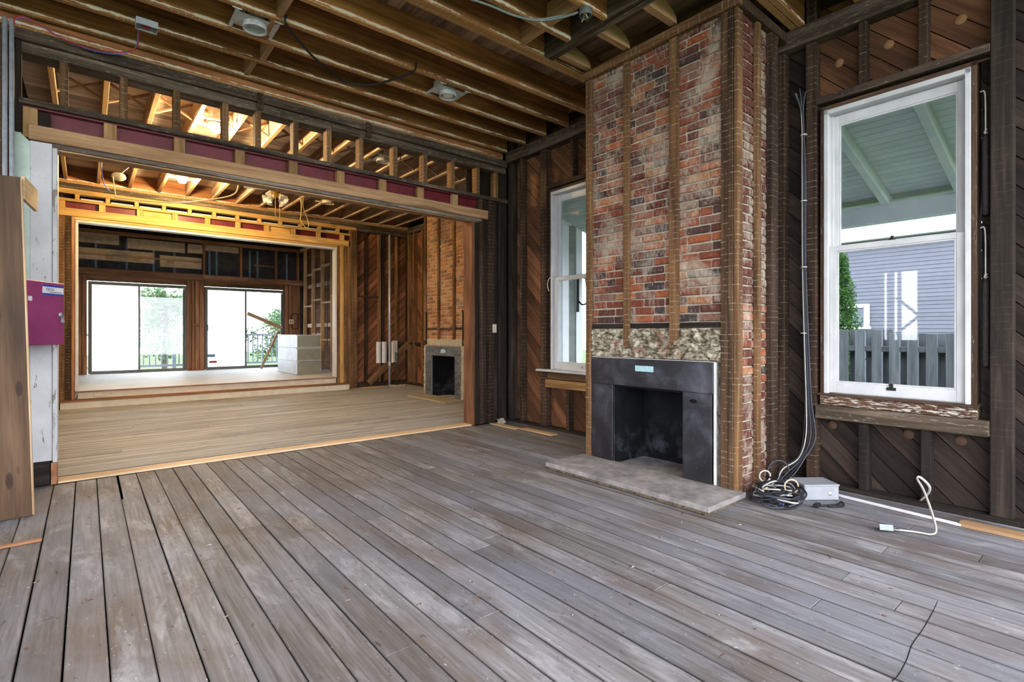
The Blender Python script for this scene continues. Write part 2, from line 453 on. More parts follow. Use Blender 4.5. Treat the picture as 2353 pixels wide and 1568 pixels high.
M = dict(
    floor=mat_floor(), floor_mid=mat_floor_mid(),
    brick=mat_brick('old_red_brick', [(0.0, (0.20, 0.060, 0.034)), (0.13, (0.125, 0.044, 0.034)), (0.27, (0.34, 0.105, 0.045)), (0.38, (0.085, 0.045, 0.042)), (0.50, (0.27, 0.085, 0.048)), (0.64, (0.16, 0.062, 0.048)), (0.74, (0.38, 0.175, 0.085)), (0.84, (0.060, 0.044, 0.048)), (0.91, (0.23, 0.125, 0.095))], 0.62),
    brick_far=mat_brick('orange_far_brick', [(0.0, (0.36, 0.15, 0.065)), (0.2, (0.44, 0.20, 0.085)), (0.42, (0.30, 0.115, 0.055)), (0.6, (0.48, 0.25, 0.11)), (0.8, (0.22, 0.10, 0.06)), (0.92, (0.40, 0.17, 0.075))], 0.4),
    mortar=mat_mortar('pale_lime_mortar', (0.54, 0.485, 0.39), (0.34, 0.30, 0.235)),
    mortar_dark=mat_mortar('dark_crumbling_mortar', (0.16, 0.14, 0.11), (0.035, 0.03, 0.024)),
    plaster=mat_plaster_mess(), slate=mat_slate(), soot=mat_firebox(),
    white=mat_old_white(), white_clean=mat_old_white('worn_white_paint', (0.45, 0.40, 0.34), 0.73, (16, 16, 16)),
    white_trim=mat_old_white('flaking_trim_paint', (0.20, 0.16, 0.12), 0.53, (14, 14, 3)),
    glass=mat_glass(), sheet=mat_sheet(), gypsum=mat_gypsum(), paper=mat_paper_wrap(),
    cream=simple('cream_painted_board', (0.62, 0.56, 0.44), 0.5, vary=0.1),
    dark=simple('dark_void', (0.012, 0.010, 0.009), 0.95, spec=0.05),
    outer=simple('outer_sheathing_back', (0.030, 0.022, 0.018), 0.95, spec=0.05),
    red_steel=simple('dark_red_steel', (0.125, 0.013, 0.020), 0.42, spec=0.4, vary=0.3, scale=5),
    steel=simple('galvanized_steel', (0.50, 0.54, 0.60), 0.35, 0.35, vary=0.2, scale=14),
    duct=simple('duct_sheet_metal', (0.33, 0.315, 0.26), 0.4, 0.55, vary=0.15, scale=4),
    duct_lit=simple('duct_metal_lit_side', (0.66, 0.69, 0.73), 0.35, 0.45, vary=0.12, scale=3),  # same duct metal, door light on its side put into the colour
    enamel=simple('white_enamel', (0.60, 0.60, 0.61), 0.4, vary=0.08),
    white_metal=simple('painted_white_metal', (0.56, 0.57, 0.60), 0.5, 0.1, vary=0.25, scale=18),
    ivory=simple('ivory_plastic', (0.66, 0.58, 0.42), 0.45, vary=0.06),
    black_cable=simple('black_cable_jacket', (0.012, 0.013, 0.017), 0.55, vary=0.2),
    grey_cable=simple('grey_cable_jacket', (0.055, 0.062, 0.08), 0.5, vary=0.2),
    white_cable=simple('white_cable_jacket', (0.50, 0.48, 0.44), 0.45, vary=0.1),
    beige_cable=simple('beige_cable_jacket', (0.62, 0.50, 0.33), 0.5, vary=0.1),
    yellow_cable=simple('yellow_cable_jacket', (0.58, 0.42, 0.14), 0.5, vary=0.1),
    blue_wire=simple('blue_wire', (0.10, 0.16, 0.50), 0.4, vary=0.1),
    red_wire=simple('red_wire', (0.42, 0.03, 0.03), 0.4, vary=0.1),
    armored=simple('armored_cable_jacket', (0.20, 0.235, 0.23), 0.45, 0.3, vary=0.2, scale=30),
    magenta=simple('magenta_enamel', (0.30, 0.055, 0.165), 0.38, vary=0.25, scale=3),
    label_white=simple('sticker_white', (0.80, 0.82, 0.86), 0.5, vary=0.03),
    label_blue=simple('sticker_blue', (0.035, 0.07, 0.40), 0.5, vary=0.05),
    label_dark=simple('sticker_ink', (0.05, 0.05, 0.12), 0.5, vary=0.05),
    iron=simple('black_iron', (0.018, 0.018, 0.020), 0.5, 0.4),
    enclosure=simple('grey_enclosure_paint', (0.30, 0.31, 0.34), 0.5, 0.1, vary=0.1),
    weight=simple('rusty_cast_iron', (0.035, 0.030, 0.028), 0.75, 0.3, vary=0.4, scale=60, bump=0.5),
    brass=simple('aged_brass', (0.50, 0.32, 0.08), 0.3, 0.9),
    milk_glass=simple('milk_glass', (0.82, 0.76, 0.66), 0.3, vary=0.04),
    bulb_off=simple('frosted_bulb', (0.85, 0.85, 0.83), 0.35, vary=0.02),
    bulb_on=emissive('lit_bulb', (1.0, 0.80, 0.42), 60.0),
    concrete=simple('hearth_concrete', (0.235, 0.217, 0.215), 0.8, vary=0.4, scale=9, bump=0.25),
    concrete_edge=simple('hearth_rubble', (0.10, 0.08, 0.055), 0.95, vary=0.6, scale=30, bump=0.9),
    hearth_far=simple('far_hearth_stone', (0.36, 0.31, 0.22), 0.8, vary=0.2, scale=7),
    tile=simple('charcoal_roman_tile', (0.085, 0.09, 0.105), 0.45, vary=0.25, rnd=0.35, spec=0.5),
    tile_joint=simple('grey_tile_joint', (0.24, 0.23, 0.22), 0.9),
    vinyl=simple('pale_platform_floor', (0.78, 0.78, 0.79), 0.5, vary=0.1, scale=2),
    alu=simple('bronze_aluminium', (0.10, 0.095, 0.085), 0.4, 0.4),
    osb=simple('tan_osb_panel', (0.58, 0.46, 0.32), 0.85, vary=0.2, scale=10),
    foam=simple('dark_insulation', (0.05, 0.052, 0.06), 0.9, vary=0.5, scale=12, bump=0.8),
    siding=simple('lavender_grey_clapboard', (0.125, 0.130, 0.165), 0.7, vary=0.06, rnd=0.06),
    shingle=simple('grey_green_shingle', (0.21, 0.23, 0.21), 0.85, vary=0.12, rnd=0.12),
    ext_white=simple('exterior_white_paint', (0.74, 0.76, 0.79), 0.6, vary=0.05),
    porch=simple('green_grey_porch_board', (0.58, 0.62, 0.595), 0.7, vary=0.07, rnd=0.06),
    porch_dark=simple('dark_porch_board', (0.05, 0.055, 0.055), 0.8, vary=0.15, rnd=0.1),
    lawn=simple('lawn', (0.06, 0.10, 0.03), 0.95, vary=0.4, scale=6),
    deck=simple('grey_deck_paint', (0.22, 0.25, 0.30), 0.7, vary=0.1),
    bark=simple('tree_bark', (0.10, 0.075, 0.05), 0.9, vary=0.3, scale=12, bump=0.5),
    hedge=mat_leaf('evergreen_leaf', (0.025, 0.070, 0.022), (0.075, 0.16, 0.045)),
    leaf=mat_leaf('pale_tree_leaf', (0.055, 0.125, 0.06), (0.13, 0.20, 0.10)),
    plug=simple('wood_plug', (0.26, 0.14, 0.065), 0.7, vary=0.15),
    plug_dark=simple('dark_wood_plug', (0.085, 0.048, 0.028), 0.8, vary=0.15),
    house_glass=simple('dark_house_pane', (0.16, 0.18, 0.22), 0.15, spec=0.6),
    blue_tape=simple('blue_sheet', (0.16, 0.25, 0.38), 0.6, vary=0.15),
    paper_white=simple('white_paint_smear', (0.66, 0.65, 0.63), 0.8),
    seafoam=simple('seafoam_card', (0.36, 0.56, 0.60), 0.6, vary=0.15, scale=40),
)

# ------------------------------------------------------------------ object helpers
MW = {}


def link(name, data, mtx, parent=None):
    o = bpy.data.objects.new(name, data)
    COL.objects.link(o)
    MW[o] = mtx.copy()
    if parent is not None:
        o.parent = parent
        o.matrix_parent_inverse = MW[parent].inverted()
    o.matrix_basis = mtx
    return o


def tag(o, label=None, cat=None, group=None, kind=None):
    if label:
        o['label'] = label
    if cat:
        o['category'] = cat
    if group:
        o['group'] = group
    if kind:
        o['kind'] = kind
    return o


def thing(name, label, cat, loc, group=None):
    o = link(name, None, Matrix.Translation(loc))
    o.empty_display_size = 0.1
    return tag(o, label, cat, group)


def structure(name, label, loc=(0, 0, 0)):
    o = link(name, None, Matrix.Translation(loc))
    return tag(o, label, None, None, 'structure')


def mesh(name, verts, faces, mat=None, smooth=False):
    me = bpy.data.meshes.new(name)
    me.from_pydata([tuple(v) for v in verts], [], faces)
    if mat is not None:
        me.materials.append(mat)
    if smooth:
        me.polygons.foreach_set('use_smooth', [True] * len(me.polygons))
    me.update()
    return me


_BOX = {}


def boxmesh(dx, dy, dz, mat, bev=0.003, name='board'):
    key = (round(dx, 4), round(dy, 4), round(dz, 4), mat.name, bev)
    if key in _BOX:
        return _BOX[key]
    hx, hy, hz = dx / 2, dy / 2, dz / 2
    b = min(bev, hx * 0.6, hy * 0.6, hz * 0.6)
    if b <= 0:
        v = [(sx * hx, sy * hy, sz * hz) for sx in (-1, 1) for sy in (-1, 1) for sz in (-1, 1)]
        f = [(0, 1, 3, 2), (4, 6, 7, 5), (0, 4, 5, 1), (2, 3, 7, 6), (0, 2, 6, 4), (1, 5, 7, 3)]
    else:
        v, idx = [], {}
        for sx in (-1, 1):
            for sy in (-1, 1):
                for sz in (-1, 1):
                    for a in range(3):
                        p = [sx * hx, sy * hy, sz * hz]
                        for k in range(3):
                            if k != a:
                                p[k] -= (sx, sy, sz)[k] * b
                        idx[(sx, sy, sz, a)] = len(v)
                        v.append(tuple(p))
        f = []
        S = (-1, 1)
        for a in range(3):
            for s in S:
                quad = []
                for (p, q) in ((-1, -1), (1, -1), (1, 1), (-1, 1)):
                    k = [0, 0, 0]
                    k[a] = s
                    k[(a + 1) % 3] = p
                    k[(a + 2) % 3] = q
                    quad.append(idx[(k[0], k[1], k[2], a)])
                f.append(tuple(quad if s > 0 else quad[::-1]))
        for a in range(3):
            b1, c1 = (a + 1) % 3, (a + 2) % 3
            for p in S:
                for q in S:
                    k0, k1 = [0, 0, 0], [0, 0, 0]
                    k0[a], k1[a] = -1, 1
                    k0[b1] = k1[b1] = p
                    k0[c1] = k1[c1] = q
                    A, B = tuple(k0), tuple(k1)
                    quad = (idx[A + (b1,)], idx[B + (b1,)], idx[B + (c1,)], idx[A + (c1,)])
                    f.append(quad if p * q < 0 else quad[::-1])
        for sx in S:
            for sy in S:
                for sz in S:
                    tri = (idx[(sx, sy, sz, 0)], idx[(sx, sy, sz, 1)], idx[(sx, sy, sz, 2)])
                    f.append(tri if sx * sy * sz > 0 else tri[::-1])
    _BOX[key] = mesh(name, v, f, mat)
    return _BOX[key]


def box(name, x0, x1, y0, y1, z0, z1, mat, parent=None, bev=0.003, jit=0.0):
    """a board or block given by its two corners; mat is a material, or a wood style whose grain follows the longest side"""
    d = (x1 - x0, y1 - y0, z1 - z0)
    if isinstance(mat, str):
        mat = wood(mat, max(range(3), key=lambda i: d[i]))
    mtx = Matrix.Translation(((x0 + x1) / 2, (y0 + y1) / 2, (z0 + z1) / 2))
    if jit:
        e = [RND.uniform(-jit, jit) for _ in range(3)]
        mtx = mtx @ Matrix.Rotation(e[0], 4, 'X') @ Matrix.Rotation(e[1], 4, 'Y') @ Matrix.Rotation(e[2], 4, 'Z')
    return link(name, boxmesh(d[0], d[1], d[2], mat, bev, name), mtx, parent)


def frame_of(p0, p1, up=(0, 0, 1)):
    """matrix with local X from p0 to p1, origin half way"""
    a, b = Vector(p0), Vector(p1)
    x = (b - a).normalized()
    u = Vector(up)
    if abs(x.dot(u)) > 0.98:
        u = Vector((0, 1, 0))
    y = u.cross(x).normalized()
    z = x.cross(y)
    m = Matrix((x, y, z)).transposed().to_4x4()
    m.translation = (a + b) / 2
    return m


def beam(name, p0, p1, w, h, mat, parent=None, bev=0.003, up=(0, 0, 1)):
    """a bar from p0 to p1, w across and h high"""
    if isinstance(mat, str):
        mat = wood(mat, 0)
    L = (Vector(p1) - Vector(p0)).length
    return link(name, boxmesh(L, w, h, mat, bev, name), frame_of(p0, p1, up), parent)


def multi(name, boxes, mat, parent=None, bev=0.0):
    """one solid put together from several boxes (a body with an opening in it)"""
    vs, fs = [], []
    c = Vector((sum(b[0] + b[1] for b in boxes), sum(b[2] + b[3] for b in boxes), sum(b[4] + b[5] for b in boxes))) / (2 * len(boxes))
    for b in boxes:
        k = len(vs)
        vs += [(x - c.x, y - c.y, z - c.z) for x in b[0:2] for y in b[2:4] for z in b[4:6]]
        fs += [tuple(k + i for i in q) for q in ((0, 1, 3, 2), (4, 6, 7, 5), (0, 4, 5, 1), (2, 3, 7, 6), (0, 2, 6, 4), (1, 5, 7, 3))]
    return link(name, mesh(name, vs, fs, mat), Matrix.Translation(c), parent)


def spline(pts, n=8):
    """Catmull-Rom through the points"""
    P = [Vector(p) for p in pts]
    if len(P) < 3:
        return P
    P = [P[0] * 2 - P[1]] + P + [P[-1] * 2 - P[-2]]
    out = []
    for i in range(1, len(P) - 2):
        a, b, c, d = P[i - 1], P[i], P[i + 1], P[i + 2]
        for k in range(n):
            t = k / n
            out.append(0.5 * ((2 * b) + (c - a) * t + (2 * a - 5 * b + 4 * c - d) * t * t + (3 * b - a - 3 * c + d) * t ** 3))
    out.append(P[-2])
    return out


def sweep(pts, r, res=8, flat=1.0):
    P = [Vector(p) for p in pts]
    vs, fs = [], []
    prev = None
    for i, p in enumerate(P):
        tg = (P[min(i + 1, len(P) - 1)] - P[max(i - 1, 0)])
        tg = tg.normalized() if tg.length > 1e-9 else Vector((0, 0, 1))
        if prev is None:
            ref = Vector((0, 0, 1)) if abs(tg.z) < 0.9 else Vector((1, 0, 0))
            nrm = tg.cross(ref).normalized()
        else:
            nrm = prev - tg * prev.dot(tg)
            nrm = nrm.normalized() if nrm.length > 1e-6 else tg.orthogonal().normalized()
        prev = nrm
        bn = tg.cross(nrm)
        rr = r[i] if isinstance(r, (list, tuple)) else r
        for k in range(res):
            a = 2 * PI * k / res
            vs.append(p + nrm * (math.cos(a) * rr) + bn * (math.sin(a) * rr * flat))
    for i in range(len(P) - 1):
        for k in range(res):
            a, b = i * res + k, i * res + (k + 1) % res
            fs.append((a, b, b + res, a + res))
    fs.append(tuple(range(res))[::-1])
    e = (len(P) - 1) * res
    fs.append(tuple(range(e, e + res)))
    return vs, fs


def tube(name, pts, r, mat, parent=None, n=8, res=8, smooth=True, flat=1.0):
    pts = spline(pts, n) if n else [Vector(p) for p in pts]
    c = sum((Vector(p) for p in pts), Vector()) / len(pts)
    vs, fs = sweep([p - c for p in pts], r, res, flat)
    return link(name, mesh(name, vs, fs, mat, smooth), Matrix.Translation(c), parent)


def lathe(name, prof, mtx, mat, parent=None, seg=24, close=True):
    """profile of (radius, height) turned about local Z"""
    vs, fs = [], []
    for r, z in prof:
        for k in range(seg):
            a = 2 * PI * k / seg
            vs.append((r * math.cos(a), r * math.sin(a), z))
    for i in range(len(prof) - 1):
        for k in range(seg):
            a, b = i * seg + k, i * seg + (k + 1) % seg
            fs.append((a, b, b + seg, a + seg))
    if close:
        fs.append(tuple(range(seg))[::-1])
        e = (len(prof) - 1) * seg
        fs.append(tuple(range(e, e + seg)))
    return link(name, mesh(name, vs, fs, mat, True), mtx, parent)


def clip_poly(poly, a, b, c):
    """keep a*x+b*y<=c"""
    out = []
    for i in range(len(poly)):
        p, q = poly[i], poly[(i + 1) % len(poly)]
        dp, dq = a * p[0] + b * p[1] - c, a * q[0] + b * q[1] - c
        if dp <= 0:
            out.append(p)
        if dp * dq < 0:
            t = dp / (dp - dq)
            out.append((p[0] + (q[0] - p[0]) * t, p[1] + (q[1] - p[1]) * t))
    return out


def prism(name, poly, mtx, th, mat, parent=None):
    """flat outline in local XY, th thick along local Z"""
    n = len(poly)
    vs = [(x, y, -th / 2) for x, y in poly] + [(x, y, th / 2) for x, y in poly]
    fs = [tuple(range(n))[::-1], tuple(range(n, 2 * n))] + [(i, (i + 1) % n, n + (i + 1) % n, n + i) for i in range(n)]
    return link(name, mesh(name, vs, fs, mat), mtx, parent)


def sheathing(parent, plane, pos, s0, s1, z0, z1, style, pitch=0.137, th=0.022, name='sheathing_board', sgn=1, gap=0.0035):
    """boards nailed at 45 degrees on a wall; plane 'x': the wall runs along Y at x=pos; plane 'y': along X at y=pos"""
    k0 = math.floor(((z0 - sgn * s1 if sgn > 0 else z0 + s0) / math.sqrt(2)) / pitch) - 1
    k1 = math.ceil(((z1 - sgn * s0 if sgn > 0 else z1 + s1) / math.sqrt(2)) / pitch) + 1
    r2 = 1 / math.sqrt(2)
    for k in range(k0, k1 + 1):
        a, b = k * pitch + gap, (k + 1) * pitch - gap
        poly = [(s0, z0), (s1, z0), (s1, z1), (s0, z1)]
        poly = clip_poly(poly, -sgn * r2, r2, b)
        if len(poly) > 2:
            poly = clip_poly(poly, sgn * r2, -r2, -a)
        if len(poly) < 3:
            continue
        cs = sum(p[0] for p in poly) / len(poly)
        cz = sum(p[1] for p in poly) / len(poly)
        ar = 0.5 * abs(sum(poly[i][0] * poly[(i + 1) % len(poly)][1] - poly[(i + 1) % len(poly)][0] * poly[i][1] for i in range(len(poly))))
        if ar < 0.0006:
            continue
        d = Vector((0, r2, r2 * sgn)) if plane == 'x' else Vector((r2, 0, r2 * sgn))
        nr = Vector((-1, 0, 0)) if plane == 'x' else Vector((0, -1, 0))
        v = nr.cross(d)
        m = Matrix((d, v, nr)).transposed().to_4x4()
        off = RND.uniform(-0.002, 0.002)
        m.translation = Vector((pos + off, cs, cz)) if plane == 'x' else Vector((cs, pos + off, cz))
        loc = []
        for s, z in poly:
            w = Vector((0, s - cs, z - cz)) if plane == 'x' else Vector((s - cs, 0, z - cz))
            loc.append((w.dot(d), w.dot(v)))
        sa = sum(loc[i][0] * loc[(i + 1) % len(loc)][1] - loc[(i + 1) % len(loc)][0] * loc[i][1] for i in range(len(loc)))
        if sa < 0:
            loc = loc[::-1]
        prism(name, loc, m, th, wood(style, 0), parent)


def copy_tree(o, mtx_from, mtx_to, parent=None):
    c = o.copy()
    COL.objects.link(c)
    MW[c] = mtx_to @ mtx_from.inverted() @ MW[o]
    if parent is not None:
        c.parent = parent
        c.matrix_parent_inverse = MW[parent].inverted()
    c.matrix_basis = MW[c]
    for ch in o.children:
        copy_tree(ch, mtx_from, mtx_to, c)
    return c

# ================================================================== FLOORS
PITCH = 0.1365
FX0 = 0.067
fl = structure('floor', 'weathered grey plank floor of the near room', (0, 2, 0))
multi('subfloor', [(-3.5, 4.86, -1.6, 5.9, -0.25, -0.045)], M['dark'], fl)
KNOWN = {1: [4.86], 7: [3.361], 11: [4.183], 9: [1.819], 6: [1.835], 18: [0.931], 21: [0.939], 2: [5.382], 27: [0.536], 13: [2.509], 15: [1.478]}
for k in range(-9, 34):
    x0, x1 = FX0 + k * PITCH, FX0 + (k + 1) * PITCH
    if x1 > 4.74:
        x1 = 4.74
    cuts = list(KNOWN.get(k, []))
    if not cuts and RND.random() < 0.75:
        cuts = [RND.uniform(-0.6, 5.2)]
    cuts = [-1.6] + sorted(cuts) + [5.67]
    for a, b in zip(cuts[:-1], cuts[1:]):
        dz = RND.uniform(-0.002, 0.0015)
        g = RND.choice((0.0018, 0.0025, 0.0032, 0.0045))
        if k == 1 and b > 5.5:
            g = 0.014
        box('plank', x0 + g, x1 - 0.0018, a + 0.0015, b - 0.002, -0.03 + dz, dz, M['floor'], fl, 0.0018, 0.0004)

tube('saw_cut', [(3.048, 0.576, 0.0005), (2.903, 0.568, 0.0005), (2.702, 0.562, 0.0005), (2.551, 0.562, 0.0005), (2.413, 0.549, 0.0005), (2.289, 0.544, 0.0005), (2.229, 0.548, 0.0005)], 0.0017, M['dark'], fl, 6, 6)
fm = structure('floor_middle', 'pale worn plank floor of the middle room', (2.5, 8.4, 0))
multi('subfloor', [(-0.6, 6.3, 5.66, 11.4, -0.25, -0.045)], M['dark'], fm)
n = int((11.32 - 5.84) / PITCH) + 1
for k in range(n):
    y0, y1 = 5.82 + k * PITCH, 5.82 + (k + 1) * PITCH
    cuts = [-0.5] + sorted(RND.uniform(0, 5.8) for _ in range(RND.choice((1, 2, 2)))) + [6.15]
    for a, b in zip(cuts[:-1], cuts[1:]):
        dz = RND.uniform(-0.0025, 0.001)
        box('plank', a + 0.0012, b - 0.0012, y0 + 0.003, y1 - 0.003, -0.03 + dz, dz, M['floor_mid'], fm, 0.0025, 0.0003)

ff = structure('floor_far', 'raised pale platform floor with two cream painted steps', (2.1, 13, 0))
multi('platform', [(-0.10, 4.26, 11.32, 11.5, 0.02, 0.262), (-0.31, 5.11, 11.5, 16.05, 0.02, 0.262)], M['vinyl'], ff)
box('riser', -0.33, 4.475, 11.03, 11.06, 0.004, 0.118, M['cream'], ff)
box('tread', -0.335, 4.49, 11.02, 11.33, 0.119, 0.139, 'redwood', ff)
box('riser', -0.115, 4.28, 11.30, 11.32, 0.140, 0.252, M['cream'], ff)
box('nosing', -0.12, 4.285, 11.275, 11.335, 0.253, 0.271, 'redwood', ff)

# ================================================================== RIGHT WALL OF THE NEAR ROOM
wr = structure('wall_right', 'dark exposed stud wall with diagonal board sheathing', (4.7, 2.5, 0))
XI, XS = 4.645, 4.755          # face of the studs, middle of the sheathing
W2 = (0.66, 1.65, 0.70, 3.12)
W1 = (3.93, 4.86, 0.70, 3.12)
multi('outer_boarding', [
    (4.77, 4.86, -1.6, W2[0], -0.2, 4.3), (4.77, 4.86, W2[0], W2[1], -0.2, W2[2]), (4.77, 4.86, W2[0], W2[1], W2[3], 4.3),
    (4.77, 4.86, W2[1], W1[0], -0.2, 4.3), (4.77, 4.86, W1[0], W1[1], -0.2, W1[2]), (4.77, 4.86, W1[0], W1[1], W1[3], 4.3),
    (4.77, 4.86, W1[1], 5.95, -0.2, 4.3)], M['outer'], wr)
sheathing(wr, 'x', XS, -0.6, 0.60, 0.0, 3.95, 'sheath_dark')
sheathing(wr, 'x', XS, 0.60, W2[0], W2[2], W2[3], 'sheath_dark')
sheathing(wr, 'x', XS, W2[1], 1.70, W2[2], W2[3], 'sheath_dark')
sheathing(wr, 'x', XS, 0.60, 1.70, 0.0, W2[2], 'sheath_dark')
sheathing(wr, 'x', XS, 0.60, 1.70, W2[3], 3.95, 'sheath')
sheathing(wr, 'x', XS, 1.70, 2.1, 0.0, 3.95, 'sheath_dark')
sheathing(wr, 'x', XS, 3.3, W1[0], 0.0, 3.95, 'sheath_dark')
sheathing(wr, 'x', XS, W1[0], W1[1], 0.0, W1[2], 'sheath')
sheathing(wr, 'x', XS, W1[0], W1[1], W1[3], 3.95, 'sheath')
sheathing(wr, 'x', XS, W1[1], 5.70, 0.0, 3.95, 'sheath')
GZ0, GZ1 = 3.675, 3.83
box('girt', 4.615, 4.742, -0.6, 5.72, GZ0, GZ1, 'girt', wr, 0.006)
for y0, y1, sty in ((0.49, 0.604, 'stud_black'), (1.665, 1.745, 'stud'), (1.915, 1.975, 'stud'), (2.05, 2.10, 'stud_black'),
                    (3.48, 3.53, 'stud_black'), (4.905, 5.02, 'stud'), (5.385, 5.437, 'stud'), (5.60, 5.69, 'stud_black')):
    box('stud', XI, 4.742, y0, y1, 0.03, GZ0, sty, wr, 0.005, 0.0015)
    box('upper_stud', XI + 0.01, 4.742, y0, y1, GZ1, 4.25, 'stud', wr, 0.004)
box('sill_plate', XI - 0.03, 4.742, -0.6, 1.915, 0.002, 0.03, 'stud_black', wr)
box('sill_plate', XI - 0.02, 4.742, 3.53, 5.68, 0.002, 0.03, 'stud_black', wr)
# around the large window
box('window_header', XI - 0.004, 4.742, 0.604, 1.665, 3.135, 3.192, 'girt', wr, 0.004)
box('rough_sill', XI - 0.03, 4.742, 0.606, 1.664, 0.555, 0.662, 'plate', wr, 0.005)
for y0, y1 in ((1.313, 1.365), (0.935, 0.99)):
    box('cripple_stud', XI + 0.004, 4.742, y0, y1, 3.192, GZ0, 'stud', wr, 0.004)
for y0, y1 in ((1.30, 1.365), (0.915, 0.975)):
    box('cripple_stud', XI + 0.004, 4.742, y0, y1, 0.03, 0.555, 'stud_black', wr, 0.004)
# around the window beside the chimney
box('window_header', XI - 0.004, 4.742, 3.53, 4.905, 3.135, 3.192, 'stud', wr, 0.004)
box('rough_sill', XI - 0.02, 4.742, 3.6, 4.905, 0.545, 0.648, 'block', wr, 0.005)
box('apron_board', XI - 0.005, 4.742, 3.7, 4.88, 0.655, 0.735, 'old_board', wr, 0.004)
box('cripple_stud', XI + 0.004, 4.742, 4.50, 4.55, 0.03, 0.545, 'stud', wr, 0.004)
box('cripple_stud', XI + 0.004, 4.742, 4.42, 4.47, 3.192, GZ0, 'stud', wr, 0.004)
for y, z, m in ((1.527, 3.461, 'plug'), (1.19, 3.467, 'plug'), (0.769, 3.46, 'plug'), (1.578, 0.506, 'plug_dark'), (1.065, 0.501, 'plug_dark'), (0.767, 0.502, 'plug_dark')):
    z = min(z, 0.49) if z < 1 else z
    lathe('insulation_plug', [(0.001, 0.0), (0.034, 0.0), (0.036, 0.003), (0.033, 0.010), (0.001, 0.012)],
          Matrix.Translation((4.747, y, z)) @ Matrix.Rotation(-PI / 2, 4, 'Y'), M[m], wr, 18, False)


# ================================================================== WINDOWS
def sash_window(n, label, y0, y1, z0, z1, zm, white):
    """double-hung window seen from inside: y0..y1 is the frame, zm the meeting rail"""
    w = structure('window_%d' % n, label, (4.7, (y0 + y1) / 2, z0))
    jw = 0.042
    # dark outer casing the plaster once covered
    box('outer_jamb', 4.665, 4.84, y0, y0 + 0.03, z0 - 0.06, z1 + 0.03, 'casing', w)
    box('outer_jamb', 4.665, 4.84, y1 - 0.03, y1, z0 - 0.06, z1 + 0.03, 'casing', w)
    box('outer_head', 4.665, 4.84, y0, y1, z1, z1 + 0.035, 'casing', w)
    a, b = y0 + 0.03, y1 - 0.03
    box('jamb', 4.655, 4.835, a, a + jw * 0.75, z0, z1, white, w)
    box('jamb', 4.655, 4.835, b - jw * 0.75, b, z0, z1, white, w)
    box('head', 4.655, 4.835, a, b, z1 - 0.04, z1 - 0.002, white, w)
    box('parting_strip', 4.728, 4.742, a + 0.03, a + 0.052, zm, z1 - 0.04, white, w)
    box('parting_strip', 4.728, 4.742, b - 0.052, b - 0.03, zm, z1 - 0.04, white, w)
    for up in (0, 1):
        x0, x1 = (4.742, 4.778) if up else (4.688, 4.725)
        s0, s1 = a + 0.032, b - 0.032
        t0, t1 = (zm - 0.02, z1 - 0.042) if up else (z0 + 0.006, zm + 0.022)
        so = link('sash', None, Matrix.Translation(((x0 + x1) / 2, (s0 + s1) / 2, t0)), w)
        st, br, tr = 0.05, (0.042 if up else 0.085), (0.075 if up else 0.042)
        box('stile', x0, x1, s0, s0 + st, t0, t1, white, so)
        box('stile', x0, x1, s1 - st, s1, t0, t1, white, so)
        box('bottom_rail', x0, x1, s0 + st, s1 - st, t0, t0 + br, white, so)
        box('top_rail', x0, x1, s0 + st, s1 - st, t1 - tr, t1, white, so)
        xc = (x0 + x1) / 2
        for (p, q, r_, s_) in ((s0 + st, s0 + st + 0.012, t0 + br, t1 - tr), (s1 - st - 0.012, s1 - st, t0 + br, t1 - tr)):
            box('bead', x0 + 0.004, xc + 0.004, p, q, r_, s_, M['white_clean'], so, 0.002)
        box('bead', x0 + 0.004, xc + 0.004, s0 + st, s1 - st, t0 + br, t0 + br + 0.012, M['white_clean'], so, 0.002)
        box('bead', x0 + 0.004, xc + 0.004, s0 + st, s1 - st, t1 - tr - 0.012, t1 - tr, M['white_clean'], so, 0.002)
        box('pane', xc + 0.005, xc + 0.009, s0 + st - 0.005, s1 - st + 0.005, t0 + br - 0.005, t1 - tr + 0.005, M['glass'], so, 0.0)
    return w


w2 = sash_window(2, 'large white double-hung window with dark stripped casing', 0.672, 1.642, 0.76, 3.075, 1.935, M['white_clean'])
box('stool', 4.63, 4.84, 0.66, 1.655, 0.742, 0.758, 'casing', w2)
box('sill_apron', 4.652, 4.84, 0.668, 1.64, 0.664, 0.741, 'sash_old', w2)
ym = 1.16
lock = lathe('sash_lock', [(0.001, 0), (0.022, 0), (0.022, 0.008), (0.011, 0.014), (0.010, 0.026), (0.014, 0.03), (0.001, 0.036)], Matrix.Translation((4.71, ym, 1.957)), M['iron'], w2, 14)
box('sash_lift', 4.680, 4.690, ym - 0.03, ym + 0.03, 0.815, 0.838, M['iron'], w2)
box('sash_lift', 4.676, 4.690, ym - 0.013, ym + 0.013, 0.838, 0.868, M['iron'], w2)
box('sash_stop', 4.665, 4.687, 1.585, 1.607, 0.77, 0.85, M['enamel'], w2)

w1 = sash_window(1, 'narrow white double-hung window half hidden by the brick chimney', 3.93, 4.86, 0.78, 3.09, 1.955, M['white_clean'])
box('stool', 4.565, 4.76, 3.62, 5.03, 0.752, 0.780, M['white'], w1, 0.008)
tube('sash_cord', [(4.675, 4.835, 1.98), (4.655, 4.86, 1.96), (4.645, 4.875, 1.90), (4.65, 4.87, 1.83), (4.66, 4.862, 1.80)], 0.006, M['white_cable'], w1)
lathe('sash_lift', [(0.001, 0), (0.014, 0), (0.012, 0.012), (0.001, 0.014)], Matrix.Translation((4.687, 4.31, 0.83)) @ Matrix.Rotation(-PI / 2, 4, 'Y'), M['steel'], w1, 12)

